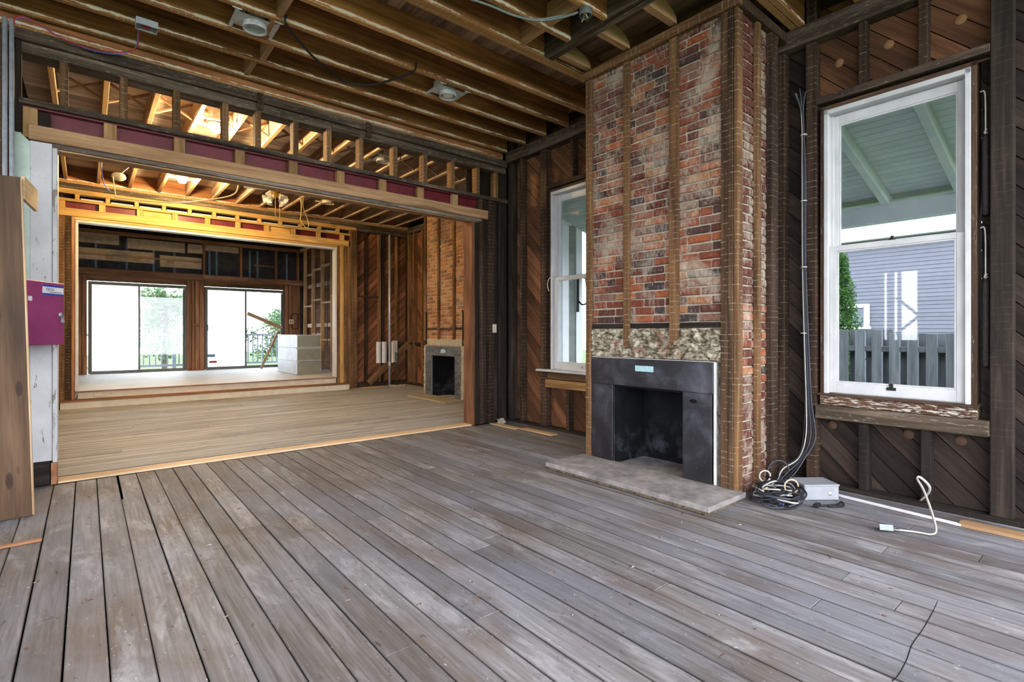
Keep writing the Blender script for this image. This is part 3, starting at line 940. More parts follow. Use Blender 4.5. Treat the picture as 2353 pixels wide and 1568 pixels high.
# ================================================================== MIDDLE PARTITION (wide cased-out opening)
wm = structure('wall_middle', 'stripped partition with red steel beam over a wide opening', (2, 5.75, 0))
YA, YB = 5.68, 5.86
box('top_plate', -0.62, 4.60, YA - 0.03, YB, 3.60, 3.69, 'plate', wm, 0.005)
box('top_plate', -0.62, 2.1, YA, YB, 3.51, 3.598, 'plate', wm, 0.005)
box('top_plate', 2.103, 4.60, YA, YB, 3.51, 3.598, 'plate', wm, 0.005)
box('band_board', -0.62, 4.62, YB - 0.075, YB - 0.05, 3.691, 4.07, 'joist', wm, 0.0)
for x in (1.33, 2.49):
    box('lath_patch', x, x + 0.06, YA - 0.045, YA - 0.031, 3.52, 3.69, 'stud', wm)
# upper sill on the steel beam and the short studs above it
box('beam_plate', -0.42, 4.62, YA - 0.02, YB, 3.095, 3.142, 'plate', wm, 0.006)
for i, (a, b) in enumerate(((-0.172, -0.117), (0.226, 0.281), (0.622, 0.677), (1.025, 1.08), (1.32, 1.375), (1.69, 1.745), (2.045, 2.10), (2.42, 2.475), (2.85, 2.905), (3.26, 3.315), (3.675, 3.73), (4.08, 4.135), (4.40, 4.46))):
    box('cripple_stud', a, b, YA - 0.004, YB - 0.07, 3.142, 3.51, 'stud_warm', wm, 0.004, 0.004)
# the steel beam: web, two flanges
sb = link('steel_beam', None, Matrix.Translation((2, 5.77, 2.83)), wm)
box('web', -0.42, 4.135, 5.764, 5.776, 2.832, 3.08, M['red_steel'], sb, 0.0)
box('flange', -0.42, 4.135, 5.705, 5.835, 3.08, 3.094, M['red_steel'], sb, 0.001)
box('flange', -0.42, 4.135, 5.705, 5.835, 2.818, 2.832, M['red_steel'], sb, 0.001)
for i in range(9):
    x = -0.396 + 0.5118 * i
    o = box('web_block', x, x + 0.09, YA + 0.006, YA + 0.072, 2.834, 3.078, 'block', wm, 0.004, 0.003)
    box('web_block', x, x + 0.09, 5.79, 5.85, 2.834, 3.078, 'block', wm, 0.004)
box('ledger', -0.36, 4.26, YA - 0.03, YA + 0.008, 2.815, 2.935, 'ledger', wm, 0.004)
box('soffit_board', -0.22, 4.16, YA - 0.008, YA + 0.03, 2.778, 2.815, 'soffit', wm, 0.004)
box('soffit_board', -0.20, 4.12, YA + 0.012, YB - 0.03, 2.764, 2.777, 'ledger', wm, 0.003)
box('ledger', -0.36, 4.26, YB - 0.01, YB + 0.03, 2.80, 2.935, 'ledger', wm, 0.004)
# the wall end beside the window wall
for x0, x1, y0, y1, z1, sty in ((4.00, 4.045, 5.665, 5.87, 2.763, 'sheath'), (4.05, 4.13, 5.70, 5.86, 2.763, 'stud_black'), (4.14, 4.19, 5.675, 5.86, 3.094, 'stud'),
                                (4.20, 4.27, 5.71, 5.86, 3.094, 'stud_black'), (4.28, 4.37, 5.66, 5.86, 3.094, 'stud'), (4.38, 4.47, 5.72, 5.86, 3.094, 'stud_black'), (4.48, 4.62, 5.69, 5.86, 3.51, 'stud_black')):
    box('jamb_stud', x0, x1, y0, y1, 0.002, z1, sty, wm, 0.005)
box('back_boarding', 4.06, 6.28, 5.885, 5.91, 0.0, 4.2, M['outer'], wm, 0.0)
sw = box('wall_switch_box', 4.335, 4.395, 5.635, 5.659, 1.255, 1.375, M['ivory'], wm, 0.004)
# the stub at the other end: white board, green drywall, peeling corner trim
box('corner_trim', -0.215, -0.183, 5.655, 5.88, 0.185, 2.775, M['white_trim'], wm, 0.004)
box('wall_board', -0.352, -0.216, 5.672, 5.70, 0.20, 2.81, M['white'], wm, 0.004)
# green drywall with its broken rounded upper corner
poly = [(-0.62, 0.19), (-0.352, 0.19), (-0.352, 2.50), (-0.325, 2.53), (-0.33, 2.62), (-0.352, 2.66), (-0.352, 2.80), (-0.40, 2.85), (-0.425, 2.93), (-0.44, 3.06), (-0.62, 3.06)]
m = Matrix(((1, 0, 0, 0), (0, 0, -1, 0), (0, 1, 0, 0), (0, 0, 0, 1)))
m.translation = (0, 5.69, 0)
prism('drywall', poly, m, 0.02, M['gypsum'], wm)
box('stub_core', -0.62, -0.23, 5.705, 5.87, 0.0, 3.06, M['outer'], wm, 0.0)
box('base_block', -0.225, -0.187, 5.665, 5.87, 0.002, 0.183, 'redwood', wm)
box('base_board', -0.62, -0.23, 5.69, 5.704, 0.002, 0.175, 'stud_black', wm)
box('corner_post', -0.62, -0.445, 5.60, 5.67, 0.0, 3.6, 'stud', wm, 0.005)
box('corner_post', -0.44, -0.40, 5.672, 5.72, 2.86, 3.6, 'stud_black', wm, 0.005)

# ================================================================== BACK PARTITION (opening to the raised room)
wb = structure('wall_back', 'boarded partition with framed header around the raised far room', (2, 11.35, 0))
Y2 = 11.30
box('top_plate', -0.5, 6.2, Y2 - 0.02, Y2 + 0.14, 3.67, 3.755, 'plate', wb, 0.005)
box('top_plate', -0.5, 4.75, Y2, Y2 + 0.14, 3.585, 3.668, 'lamp_gold', wb, 0.005)
box('top_plate', 4.753, 6.2, Y2, Y2 + 0.14, 3.585, 3.668, 'plate', wb, 0.005)
box('beam_plate', -0.42, 4.62, Y2 - 0.01, Y2 + 0.14, 3.455, 3.50, 'lamp_gold', wb, 0.005)
box('band_board', -0.6, 6.2, Y2 + 0.10, Y2 + 0.13, 3.756, 4.12, 'joist', wb, 0.0)
for i in range(12):
    x = 0.10 + 0.405 * i - 0.25
    box('cripple_stud', x, x + 0.06, Y2 + 0.01, Y2 + 0.12, 3.50, 3.585, 'lamp_gold', wb, 0.003)
    if i < 11:
        box('blocking_strip', x + 0.075, x + 0.395, Y2 + 0.06, Y2 + 0.08, 3.50, 3.535, M['white'], wb, 0.002)
sb2 = link('steel_beam', None, Matrix.Translation((2, 11.37, 3.3)), wb)
box('web', -0.42, 4.62, Y2 + 0.055, Y2 + 0.067, 3.22, 3.455, M['red_steel'], sb2, 0.0)
box('flange', -0.42, 4.62, Y2 + 0.02, Y2 + 0.13, 3.21, 3.22, M['red_steel'], sb2, 0.0)
for i in range(10):
    x = -0.362 + 0.5265 * i
    box('web_block', x, x + 0.09, Y2 - 0.008, Y2 + 0.052, 3.222, 3.453, 'lamp_gold', wb, 0.003)
for i in (2, 6):
    x = -0.362 + 0.5265 * i
    box('torn_panel', x + 0.095, x + 0.515, Y2 + 0.03, Y2 + 0.05, 3.224, 3.45, 'lamp_gold', wb, 0.002)
box('ledger', -0.40, 4.56, Y2 - 0.035, Y2 - 0.009, 3.205, 3.335, 'lamp_gold', wb, 0.004)
box('soffit_board', -0.16, 4.34, Y2 - 0.015, Y2 + 0.14, 3.16, 3.204, 'lamp_gold', wb, 0.003)
box('casing', -0.145, 4.30, Y2 - 0.005, Y2 + 0.17, 3.118, 3.158, M['enamel'], wb, 0.003)
box('casing', -0.145, -0.105, Y2 - 0.005, Y2 + 0.17, 0.272, 3.117, M['enamel'], wb, 0.003)
box('casing', 4.255, 4.295, Y2 - 0.005, Y2 + 0.17, 0.272, 3.117, M['enamel'], wb, 0.003)
for x0, x1, y0, sty in ((-0.52, -0.37, 11.27, 'redwood'), (-0.365, -0.275, 11.24, 'stud_warm'), (-0.27, -0.20, 11.255, 'furring_dark'), (-0.195, -0.15, 11.27, 'redwood')):
    box('jamb_board', x0, x1, y0, Y2 + 0.14, 0.14 if x0 > -0.34 else 0.002, 3.2, sty, wb, 0.003)
for x0, x1, y0, sty in ((4.30, 4.355, 11.28, 'stud_warm'), (4.36, 4.44, 11.265, 'lamp_gold'), (4.445, 4.53, 11.27, 'stud_warm'), (4.535, 4.60, 11.25, 'stud_warm'), (4.605, 4.66, 11.26, 'furring'), (4.665, 4.745, 11.235, 'furring')):
    box('jamb_board', x0, x1, y0, Y2 + 0.14, 0.14 if x0 < 4.47 else 0.002, 3.2 if x0 < 4.6 else 3.585, sty, wb, 0.003)
sheathing(wb, 'y', 11.44, 4.75, 6.2, 0.0, 3.6, 'sheath_red', gap=0.006)
for a, b, sty in ((4.985, 5.035, 'stud'), (5.31, 5.37, 'stud_warm'), (5.405, 5.45, 'stud_black'), (5.76, 5.81, 'stud_warm'), (6.05, 6.13, 'stud')):
    box('stud', a, b, Y2 + 0.035, Y2 + 0.125, 0.02, 3.585, sty, wb, 0.004)
box('fire_block', 4.75, 5.31, Y2 + 0.045, Y2 + 0.12, 2.09, 2.125, 'stud', wb)
box('fire_block', 5.81, 6.05, Y2 + 0.045, Y2 + 0.12, 0.90, 1.03, 'stud', wb)
box('sole_plate', 4.75, 6.15, Y2 + 0.03, Y2 + 0.125, 0.002, 0.11, 'stud', wb)
beam('diagonal_brace', (5.05, Y2 + 0.018, 0.09), (6.08, Y2 + 0.018, 1.0), 0.03, 0.15, 'stud_warm', wb)
box('outer_boarding', 4.3, 6.3, Y2 + 0.16, Y2 + 0.19, 0.0, 4.2, M['outer'], wb, 0.0)
box('outer_boarding', -0.6, -0.15, Y2 + 0.145, Y2 + 0.175, 0.0, 3.6, M['outer'], wb, 0.0)
for x, z in ((0.10, 0.165), (4.02, 0.165)):
    box('step_outlet', x, x + 0.115, 11.290, 11.2995, z, z + 0.07, M['ivory'], wb, 0.003)

# ================================================================== SIDE WALLS OF THE MIDDLE ROOM
we = structure('wall_right_middle', 'stud wall with red-brown sheathing beside the far fireplace', (6.1, 8.6, 0))
box('outer_boarding', 6.16, 6.24, 5.9, 11.5, -0.2, 4.2, M['outer'], we, 0.0)
sheathing(we, 'x', 6.14, 9.0, 11.40, 0.0, 3.85, 'sheath_red', gap=0.006)
for y in (9.30, 9.72, 10.14, 10.56, 10.95, 11.22):
    box('stud', 6.03, 6.127, y, y + 0.052, 0.02, 3.66, 'stud_warm', we, 0.004)
box('fire_block', 6.035, 6.12, 10.6, 11.2, 0.98, 1.03, 'stud', we)
box('sole_plate', 6.03, 6.127, 9.2, 11.29, 0.002, 0.06, 'stud', we)
box('girt', 6.02, 6.127, 5.92, 11.28, 3.66, 3.80, 'plate', we)
wl = structure('wall_left_middle', 'plain dark side wall of the middle room', (-0.5, 8.6, 0))
box('boarding', -0.62, -0.54, 5.9, 11.5, -0.2, 4.2, M['outer'], wl, 0.0)

# ================================================================== FAR ROOM
wf = structure('wall_far', 'framed outer wall of the far room around two sliding doors', (2.4, 15.9, 0.26))
Y3 = 15.90
multi('outer_boarding', [(-0.35, 0.0, Y3 + 0.1, Y3 + 0.16, 0.0, 4.1), (0.0, 2.04, Y3 + 0.1, Y3 + 0.16, 2.52, 4.1), (2.04, 2.45, Y3 + 0.1, Y3 + 0.16, 0.0, 4.1), (2.45, 4.48, Y3 + 0.1, Y3 + 0.16, 2.52, 4.1), (4.48, 5.3, Y3 + 0.1, Y3 + 0.16, 0.0, 4.1)], M['paper'], wf)
box('header_beam', -0.3, 2.4, Y3 - 0.06, Y3 + 0.03, 2.66, 2.82, 'redwood', wf, 0.004)
box('header_beam', 2.404, 5.0, Y3 - 0.06, Y3 + 0.03, 2.66, 2.82, 'redwood', wf, 0.004)
box('header_board', 0.0, 2.03, Y3 - 0.02, Y3 + 0.09, 2.53, 2.655, 'redwood', wf, 0.003)
box('header_board', 2.44, 4.50, Y3 - 0.02, Y3 + 0.09, 2.53, 2.655, 'stud_warm', wf, 0.003)
box('top_rail', -0.3, 5.0, Y3 - 0.03, Y3 + 0.06, 3.66, 3.75, 'redwood', wf, 0.003)
for x in (2.40, 3.30, 4.22, 4.84):
    box('stud', x, x + 0.06, Y3 - 0.03, Y3 + 0.06, 2.82, 3.66, 'redwood', wf, 0.003)
for x0, x1, z0, z1 in ((-0.3, 0.62, 3.42, 3.66), (0.78, 2.0, 3.36, 3.62), (2.06, 2.40, 3.38, 3.62), (2.47, 3.28, 3.48, 3.64), (-0.3, 1.33, 3.02, 3.30), (1.45, 2.38, 2.96, 3.26)):
    box('nailed_panel', x0, x1, Y3 + 0.02, Y3 + 0.04, z0, z1, M['osb'], wf, 0.002)
box('nailing_strip', -0.3, 2.38, Y3 + 0.0, Y3 + 0.019, 3.13, 3.17, 'frame_new', wf, 0.002)
for x in (0.35, 0.9, 1.6, 2.2):
    box('nailing_block', x, x + 0.16, Y3 - 0.01, Y3 + 0.018, 3.06, 3.125, 'frame_new', wf, 0.002)
for x in (0.15, 0.75, 1.3, 1.75, 2.55, 2.72, 3.55, 3.75, 4.55):
    box('seam_tape', x, x + 0.05, Y3 + 0.085, Y3 + 0.099, 2.83, 3.60, M['blue_tape'], wf, 0.001)
box('cross_block', 3.66, 4.20, Y3 - 0.02, Y3 + 0.05, 3.16, 3.20, 'redwood', wf, 0.003)
for x0, x1 in ((-0.28, -0.16), (-0.15, -0.09), (-0.08, 0.01), (2.04, 2.14), (2.15, 2.22), (2.23, 2.32), (2.33, 2.44), (4.49, 4.58), (4.60, 4.70), (4.71, 4.82), (4.83, 4.93)):
    box('post_board', x0, x1, Y3 - 0.02 + RND.uniform(0, 0.03), Y3 + 0.09, 0.264, 2.65, 'redwood', wf, 0.003)
for x0, x1 in ((-0.15, -0.09), (2.15, 2.32)):
    box('fire_block', x0, x1, Y3 - 0.025, Y3 + 0.02, 1.42, 1.50, 'redwood', wf, 0.003)
# side wall of open studs
wo = structure('wall_right_far', 'open stud wall with fire blocks and loose wiring', (4.95, 13.6, 0.26))
for i, y in enumerate((15.45, 14.75, 14.02, 13.30, 12.60, 11.95, 11.55)):
    box('stud', 4.90, 4.99, y, y + 0.05, 0.264, 3.70, 'frame_new', wo, 0.003)
for a, b, zs in ((14.80, 15.45, (2.9, 2.0, 1.1)), (14.07, 14.75, (3.0, 2.15, 1.2)), (13.35, 14.02, (3.05, 2.05, 1.05)), (12.65, 13.30, (2.95, 2.2, 1.15, 0.75)), (12.0, 12.60, (3.1, 1.9, 1.0))):
    for z in zs:
        box('fire_block', 4.905, 4.985, a, b, z, z + 0.045, 'frame_new', wo, 0.003)
for z in (2.55, 1.42):
    box('ledger_strip', 4.985, 5.01, 11.6, 15.4, z, z + 0.10, 'subfloor_pale', wo, 0.003)
box('top_plate', 4.90, 4.99, 11.5, 15.85, 3.70, 3.76, 'frame_new', wo, 0.003)
box('outer_boarding', 5.12, 5.16, 11.5, 16.0, 0.2, 4.0, 'sheath', wo, 0.0)
for y, z0, z1 in ((14.5, 1.0, 3.1), (13.6, 0.9, 2.9), (13.0, 0.6, 2.6), (12.85, 0.5, 2.2)):
    tube('wire', [(4.94, y, z1), (4.90, y - 0.08, z1 - 0.4), (4.93, y + 0.06, (z0 + z1) / 2), (4.90, y - 0.05, z0 + 0.3), (4.92, y + 0.05, z0)], 0.012, M['grey_cable'] if y > 13.2 else M['white_cable'], wo, 6, 6)
wg = structure('wall_left_far', 'plain dark side wall of the far room', (-0.3, 13.6, 0.26))
box('boarding', -0.42, -0.32, 11.48, 16.0, 0.0, 4.0, M['outer'], wg, 0.0)
cf = structure('ceiling_far', 'dark boarded ceiling of the far room', (2.4, 13.6, 3.8))
box('boarding', -0.4, 5.2, 11.46, 16.05, 3.86, 3.92, 'sheath_dark', cf, 0.0)
for i in range(11):
    y = 11.62 + i * 0.41
    box('joist', -0.3, 4.9, y, y + 0.045, 3.77, 3.86, 'stud_black', cf, 0.003)


def sliding_door(n, label, x0, x1, z0, z1):
    d = structure('door_%d' % n, label, ((x0 + x1) / 2, Y3 + 0.05, z0))
    fw = 0.035
    y0, y1 = Y3 + 0.0, Y3 + 0.09
    box('frame_side', x0, x0 + fw, y0, y1, z0, z1, M['alu'], d)
    box('frame_side', x1 - fw, x1, y0, y1, z0, z1, M['alu'], d)
    box('frame_head', x0 + fw, x1 - fw, y0, y1, z1 - 0.04, z1, M['alu'], d)
    box('track', x0 + fw, x1 - fw, y0 - 0.01, y1, z0 - 0.008, z0 + 0.02, M['alu'], d)
    xm = (x0 + x1) / 2 - 0.02
    for i, (a, b, yy) in enumerate(((x0 + fw, xm + 0.03, Y3 + 0.02), (xm - 0.02, x1 - fw, Y3 + 0.055))):
        p = link('sliding_panel', None, Matrix.Translation(((a + b) / 2, yy, z0 + 0.02)), d)
        s = 0.035 if i == 0 else 0.045
        for q in ((a, a + s, z0 + 0.022, z1 - 0.042), (b - s, b, z0 + 0.022, z1 - 0.042), (a + s, b - s, z0 + 0.022, z0 + 0.06), (a + s, b - s, z1 - 0.075, z1 - 0.042)):
            box('panel_rail', q[0], q[1], yy, yy + 0.028, q[2], q[3], M['alu'], p)
        box('pane', a + s - 0.004, b - s + 0.004, yy + 0.012, yy + 0.017, z0 + 0.056, z1 - 0.071, M['glass'], p, 0.0)
        if i == 0:
            box('white_sheet', a + s, b - s, yy + 0.0185, yy + 0.0205, z0 + 0.06, z1 - 0.075, M['sheet'], p, 0.0)
    box('corner_catch', x1 - 0.09, x1 - 0.05, y0 - 0.012, y0 - 0.001, z1 - 0.12, z1 - 0.06, M['enamel'], d)
    return d


d1 = sliding_door(1, 'bronze sliding glass door with a whited-out pane, beside the side wall', 0.03, 2.035, 0.272, 2.50)
d2 = sliding_door(2, 'bronze sliding glass door with leaning boards before its clear pane', 2.45, 4.485, 0.272, 2.50)
box('pull_handle', 2.50, 2.53, Y3 - 0.01, Y3 + 0.018, 1.32, 1.48, M['grey_cable'], d2)
box('warning_sticker', 2.56, 2.74, Y3 + 0.027, Y3 + 0.0285, 0.44, 0.50, M['red_wire'], d2, 0.0)
box('warning_sticker', 2.50, 2.70, Y3 + 0.027, Y3 + 0.0285, 0.60, 0.68, M['blue_tape'], d2, 0.0)

# ================================================================== CEILINGS
cn = structure('ceiling', 'open ceiling of dark joists with plaster residue', (1.5, 3, 3.9))
JZ0, JZ1 = 3.832, 4.072
HX = 3.29                           # header in front of the chimney
for yf in (5.74, 5.335, 4.93, 4.525, 4.12):
    box('joist', -3.4, 4.63, yf - 0.052, yf, JZ0, JZ1, 'joist', cn, 0.004, 0.0006)
for yf in (3.605, 3.55):
    box('trimmer_joist', -3.4, 4.63, yf - 0.051, yf, JZ0, JZ1, 'joist', cn, 0.004)
for yf in (3.20, 2.79, 2.38):
    box('joist', -3.4, HX - 0.004, yf - 0.052, yf, JZ0, JZ1, 'joist', cn, 0.004, 0.0006)
for yf in (1.86, 1.80):
    box('trimmer_joist', -3.4, 4.63, yf - 0.055, yf, JZ0, JZ1, 'joist', cn, 0.004)
for yf in (1.38, 0.98, 0.58, 0.18, -0.22, -0.62, -1.02):
    box('joist', -3.4, 4.63, yf - 0.052, yf, JZ0, JZ1, 'joist', cn, 0.004, 0.0006)
box('header_joist', HX, HX + 0.055, 1.86, 3.50, JZ0 - 0.0, JZ1, 'girt', cn, 0.004)
box('header_strip', HX + 0.056, HX + 0.11, 1.88, 3.50, JZ0 - 0.004, JZ0 + 0.05, 'plate', cn, 0.004)
# short curved tail pieces that carry the ceiling edge round the chimney
tail = [(0.0, 0.0), (0.44, 0.0), (0.44, 0.028)] + [(0.44 - 0.44 * (1 - math.cos(a)) * 0.78, 0.028 + 0.115 * math.sin(a)) for a in [PI / 2 * i / 8 for i in range(1, 9)]] + [(0.0, 0.143)]
for y in (3.40, 2.93, 2.45):
    mm = Matrix(((1, 0, 0, HX + 0.06), (0, 0, -1, y), (0, 1, 0, JZ0 - 0.002), (0, 0, 0, 1)))
    prism('curved_tail', tail, mm, 0.06, wood('ledger', 0), cn)
for x, ya, yb in ((1.20, 4.525, 4.878), (1.29, 4.93, 5.283), (1.22, 4.12, 4.473), (3.02, 3.20, 3.498), (3.01, 2.79, 3.148), (1.24, 5.335, 5.688)):
    box('blocking', x - 0.022, x + 0.022, ya, yb, JZ0 + 0.012, JZ1 - 0.04, 'ledger', cn, 0.003)
for k in range(64):
    x = -3.4 + k * 0.128
    box('subfloor_board', x + 0.0015, x + 0.1265, -1.3, 5.66 + 0.2, JZ1, JZ1 + 0.022, 'subfloor', cn, 0.002)
box('attic_cover', -3.6, 5.0, -1.35, 5.87, JZ1 + 0.03, JZ1 + 0.06, M['dark'], cn, 0.0)

cm = structure('ceiling_middle', 'open ceiling of the middle room with cross bridging', (2.6, 8.6, 3.9))
JX = [-0.27 + 0.432 * i for i in range(16)]
for x in JX:
    for ya, yb in (((5.93, 7.56), (9.2, 11.39)) if 5.27 < x < 6.05 else ((5.87, 11.39),)):
        box('joist', x - 0.025, x + 0.025, ya, yb, JZ0, JZ1, 'joist_warm', cm, 0.004)
for i, x in enumerate(JX[:-1]):
    for y in ((7.3, 9.6) if x < 4.8 else (6.8, 9.6)):
        for s in (0, 1):
            za, zb = (JZ0 + 0.02, JZ1 - 0.02) if s else (JZ1 - 0.02, JZ0 + 0.02)
            yy = y + 0.05 * s
            beam('cross_bridging', (x + 0.026, yy, za), (x + 0.406, yy, zb), 0.04, 0.022, 'joist_warm', cm, 0.002)
for k in range(42):
    y = 5.88 + k * 0.132
    box('subfloor_board', -0.6, 6.2, y + 0.0015, y + 0.1305, JZ1, JZ1 + 0.022, 'subfloor_pale', cm, 0.002)
box('attic_cover', -0.7, 6.3, 5.87, 11.5, JZ1 + 0.03, JZ1 + 0.06, M['dark'], cm, 0.0)

# ================================================================== LEFT SIDE OF THE NEAR ROOM (braced bay seen only mirrored in the window)
wn = structure('wall_left', 'outer wall with a braced open bay, mirrored in the window', (-3.45, 2, 0))
multi('boarding', [(-3.56, -3.48, 1.75, 2.76, -0.2, 4.2), (-3.56, -3.48, 3.33, 4.35, -0.2, 4.2), (-3.56, -3.48, 2.76, 3.33, -0.2, 1.11), (-3.56, -3.48, 2.76, 3.33, 2.52, 4.2), (-3.56, -3.48, -1.6, 1.75, -0.2, 0.5), (-3.56, -3.48, 4.35, 5.8, -0.2, 0.5), (-3.56, -3.48, -1.6, 1.75, 3.6, 4.2), (-3.56, -3.48, 4.35, 5.8, 3.6, 4.2)], M['outer'], wn)  # wide bays either side are unseen, added to let in more sky light
for y0, y1 in ((3.03, 3.09), (3.15, 3.27)):
    box('post', -3.54, -3.46, y0, y1, 1.11, 2.52, 'stud_black', wn)
beam('brace', (-3.45, 2.74, 1.62), (-3.45, 3.10, 1.98), 0.04, 0.05, 'stud_black', wn)
beam('brace', (-3.45, 2.74, 1.58), (-3.45, 3.10, 1.24), 0.04, 0.05, 'stud_black', wn)
box('side_boarding', -3.5, -0.63, 5.72, 5.80, -0.2, 4.1, M['outer'], wn, 0.0)


# ================================================================== NEAR CHIMNEY
def brick_variant(i, mat, L=0.203, T=0.059, D=0.05):
    r = random.Random(100 + i)
    me = boxmesh(D, L, T, mat, 0.007, 'brick').copy()
    for v in me.vertices:
        v.co.y += r.uniform(-0.0035, 0.0035)
        v.co.z += r.uniform(-0.0028, 0.0028)
        v.co.x += r.uniform(-0.0022, 0.0022)
    return me


BV = [brick_variant(i, M['brick']) for i in range(9)]
BVF = [brick_variant(20 + i, M['brick_far']) for i in range(6)]
COURSE = 0.0708


def lay_bricks(y0, y1, z0, z1, shift=0.0):
    """running bond with stray headers: [(start, end, z)] along one face"""
    out = []
    c = int(math.ceil(z0 / COURSE))
    while c * COURSE + 0.06 < z1:
        z = c * COURSE
        y = y0 - (0.107 if c % 2 else 0.0) - RND.uniform(0, 0.03) - shift
        while y < y1 - 0.015:
            L = 0.096 if RND.random() < (0.75 if c % 7 == 3 else 0.10) else 0.203
            a, b = max(y, y0), min(y + L, y1)
            if b - a > 0.03:
                out.append((a, b, z + RND.uniform(-0.002, 0.002)))
            y += L + 0.0115
        c += 1
    return out


def rough_panel(name, origin, du, dv, nrm, nu, nv, amp, mat, parent, freq=9.0):
    """lumpy mortar or plaster skin: a grid pushed in and out by noise"""
    o, du, dv, nrm = Vector(origin), Vector(du), Vector(dv), Vector(nrm)
    vs, fs = [], []
    cen = o + du / 2 + dv / 2
    for j in range(nv + 1):
        for i in range(nu + 1):
            p = o + du * (i / nu) + dv * (j / nv)
            h = mnoise.fractal(p * freq, 1.0, 2.1, 5, noise_basis='PERLIN_ORIGINAL')
            e = 0.0 if i in (0, nu) or j in (0, nv) else 1.0
            p = p + nrm * (amp * (0.5 + 0.8 * h) * e)
            vs.append(p - cen)
    for j in range(nv):
        for i in range(nu):
            a = j * (nu + 1) + i
            fs.append((a, a + 1, a + nu + 2, a + nu + 1))
    return link(name, mesh(name, vs, fs, mat, True), Matrix.Translation(cen), parent)


ch = thing('chimney', 'tall red brick chimney breast with wooden furring strips beside the large window', 'chimney', (4.1, 2.67, 0))
multi('mortar_core', [(3.818, 4.46, 1.936, 3.415, 0.78, 3.79), (4.25, 4.46, 2.3, 3.05, 3.79, 4.06), (3.818, 4.46, 3.095, 3.415, 0.0, 0.78), (3.818, 4.46, 1.936, 2.355, 0.0, 0.78), (4.28, 4.46, 2.355, 3.095, 0.0, 0.78)], M['mortar'], ch)
fb = link('firebox', None, Matrix.Translation((4.1, 2.72, 0)), ch)
for q in ((4.235, 4.278, 2.357, 3.093, 0.0, 0.775), (3.812, 4.235, 3.07, 3.093, 0.04, 0.775), (3.812, 4.235, 2.357, 2.38, 0.04, 0.775), (3.812, 4.235, 2.38, 3.07, 0.752, 0.775)):
    box('lining', *q, M['soot'], fb, 0.0)
box('ash_floor', 3.812, 4.235, 2.357, 3.093, 0.0, 0.04, M['concrete'], fb, 0.0)
front = lay_bricks(2.033, 3.352, 1.335, 3.785)
side = lay_bricks(3.872, 4.315, 0.0, 3.785, 0.05)
nb = 0
rest = []
for a, b, z in front:
    s = (b - a) / 0.203
    mtx = Matrix.Translation((3.830 + RND.uniform(-0.004, 0.004), (a + b) / 2, z + 0.03)) @ Matrix.Rotation(RND.uniform(-0.012, 0.012), 4, 'X') @ Matrix.Diagonal((1, s, 1, 1))
    link('brick', RND.choice(BV), mtx, ch)
    nb += 1
side.sort(key=lambda q: abs(q[2] - 1.1))
for a, b, z in side:
    s = (b - a) / 0.203
    mtx = Matrix.Translation(((a + b) / 2, 1.948 + RND.uniform(-0.004, 0.003), z + 0.03)) @ Matrix.Rotation(-PI / 2, 4, 'Z') @ Matrix.Diagonal((1, s, 1, 1))
    if nb < 298:
        link('brick', RND.choice(BV), mtx, ch)
        nb += 1
    else:
        rest.append((RND.choice(BV), mtx))
if rest:
    vs, fs = [], []
    for me, mtx in rest:
        k = len(vs)
        vs += [mtx @ v.co for v in me.vertices]
        fs += [tuple(k + i for i in p.vertices) for p in me.polygons]
    c0 = Vector((4.1, 1.95, 2.8))
    tag(link('brickwork', mesh('brickwork', [v - c0 for v in vs], fs, M['brick']), Matrix.Translation(c0), ch), kind='stuff')
rough_panel('broken_plaster', (3.806, 3.352, 1.028), (0, -1.32, 0), (0, 0, 0.265), (-1, 0, 0), 200, 44, 0.045, M['plaster'], ch, 15.0)
rough_panel('broken_mortar', (3.812, 2.066, 0.0), (0, -0.03, 0), (0, 0, 1.02), (-1, 0, 0), 14, 90, 0.024, M['mortar_dark'], ch, 14.0)
rough_panel('broken_mortar', (3.812, 3.352, 0.0), (0, -0.009, 0), (0, 0, 1.02), (-1, 0, 0), 4, 60, 0.010, M['mortar_dark'], ch, 14.0)
for a, b in ((2.49, 2.895), (2.97, 3.35), (2.035, 2.392)):
    box('nailer', 3.793, 3.815, a, b, 1.295, 1.338, 'stud_black', ch, 0.002)
box('furring_strip', 3.772, 3.812, 3.353, 3.388, 0.0, 3.72, 'furring', ch, 0.003, 0.001)
box('furring_strip', 3.778, 3.812, 3.390, 3.425, 0.0, 3.72, 'furring', ch, 0.003, 0.001)
box('furring_strip', 3.770, 3.806, 2.902, 2.962, 1.12, 3.72, 'furring', ch, 0.003, 0.001)
box('furring_strip', 3.770, 3.806, 2.402, 2.482, 1.125, 3.72, 'furring', ch, 0.003, 0.001)
box('furring_strip', 3.782, 3.812, 1.972, 2.031, 0.0, 3.72, 'furring_dark', ch, 0.003, 0.001)
box('furring_strip', 3.775, 3.815, 1.930, 1.970, 0.0, 3.72, 'furring_dark', ch, 0.003, 0.001)
box('corner_strip', 3.785, 3.868, 1.898, 1.928, 0.0, 3.72, 'furring', ch, 0.003, 0.001)
box('furring_strip', 4.085, 4.145, 1.885, 1.922, 0.0, 3.72, 'furring', ch, 0.003, 0.001)
box('furring_strip', 4.318, 4.44, 1.880, 1.93, 0.0, 3.72, 'stud', ch, 0.003, 0.001)
box('crown_board', 3.752, 3.812, 1.87, 3.47, 3.722, 3.80, 'furring', ch, 0.004)
box('crown_board', 3.815, 4.60, 1.868, 1.93, 3.722, 3.80, 'stud', ch, 0.004)

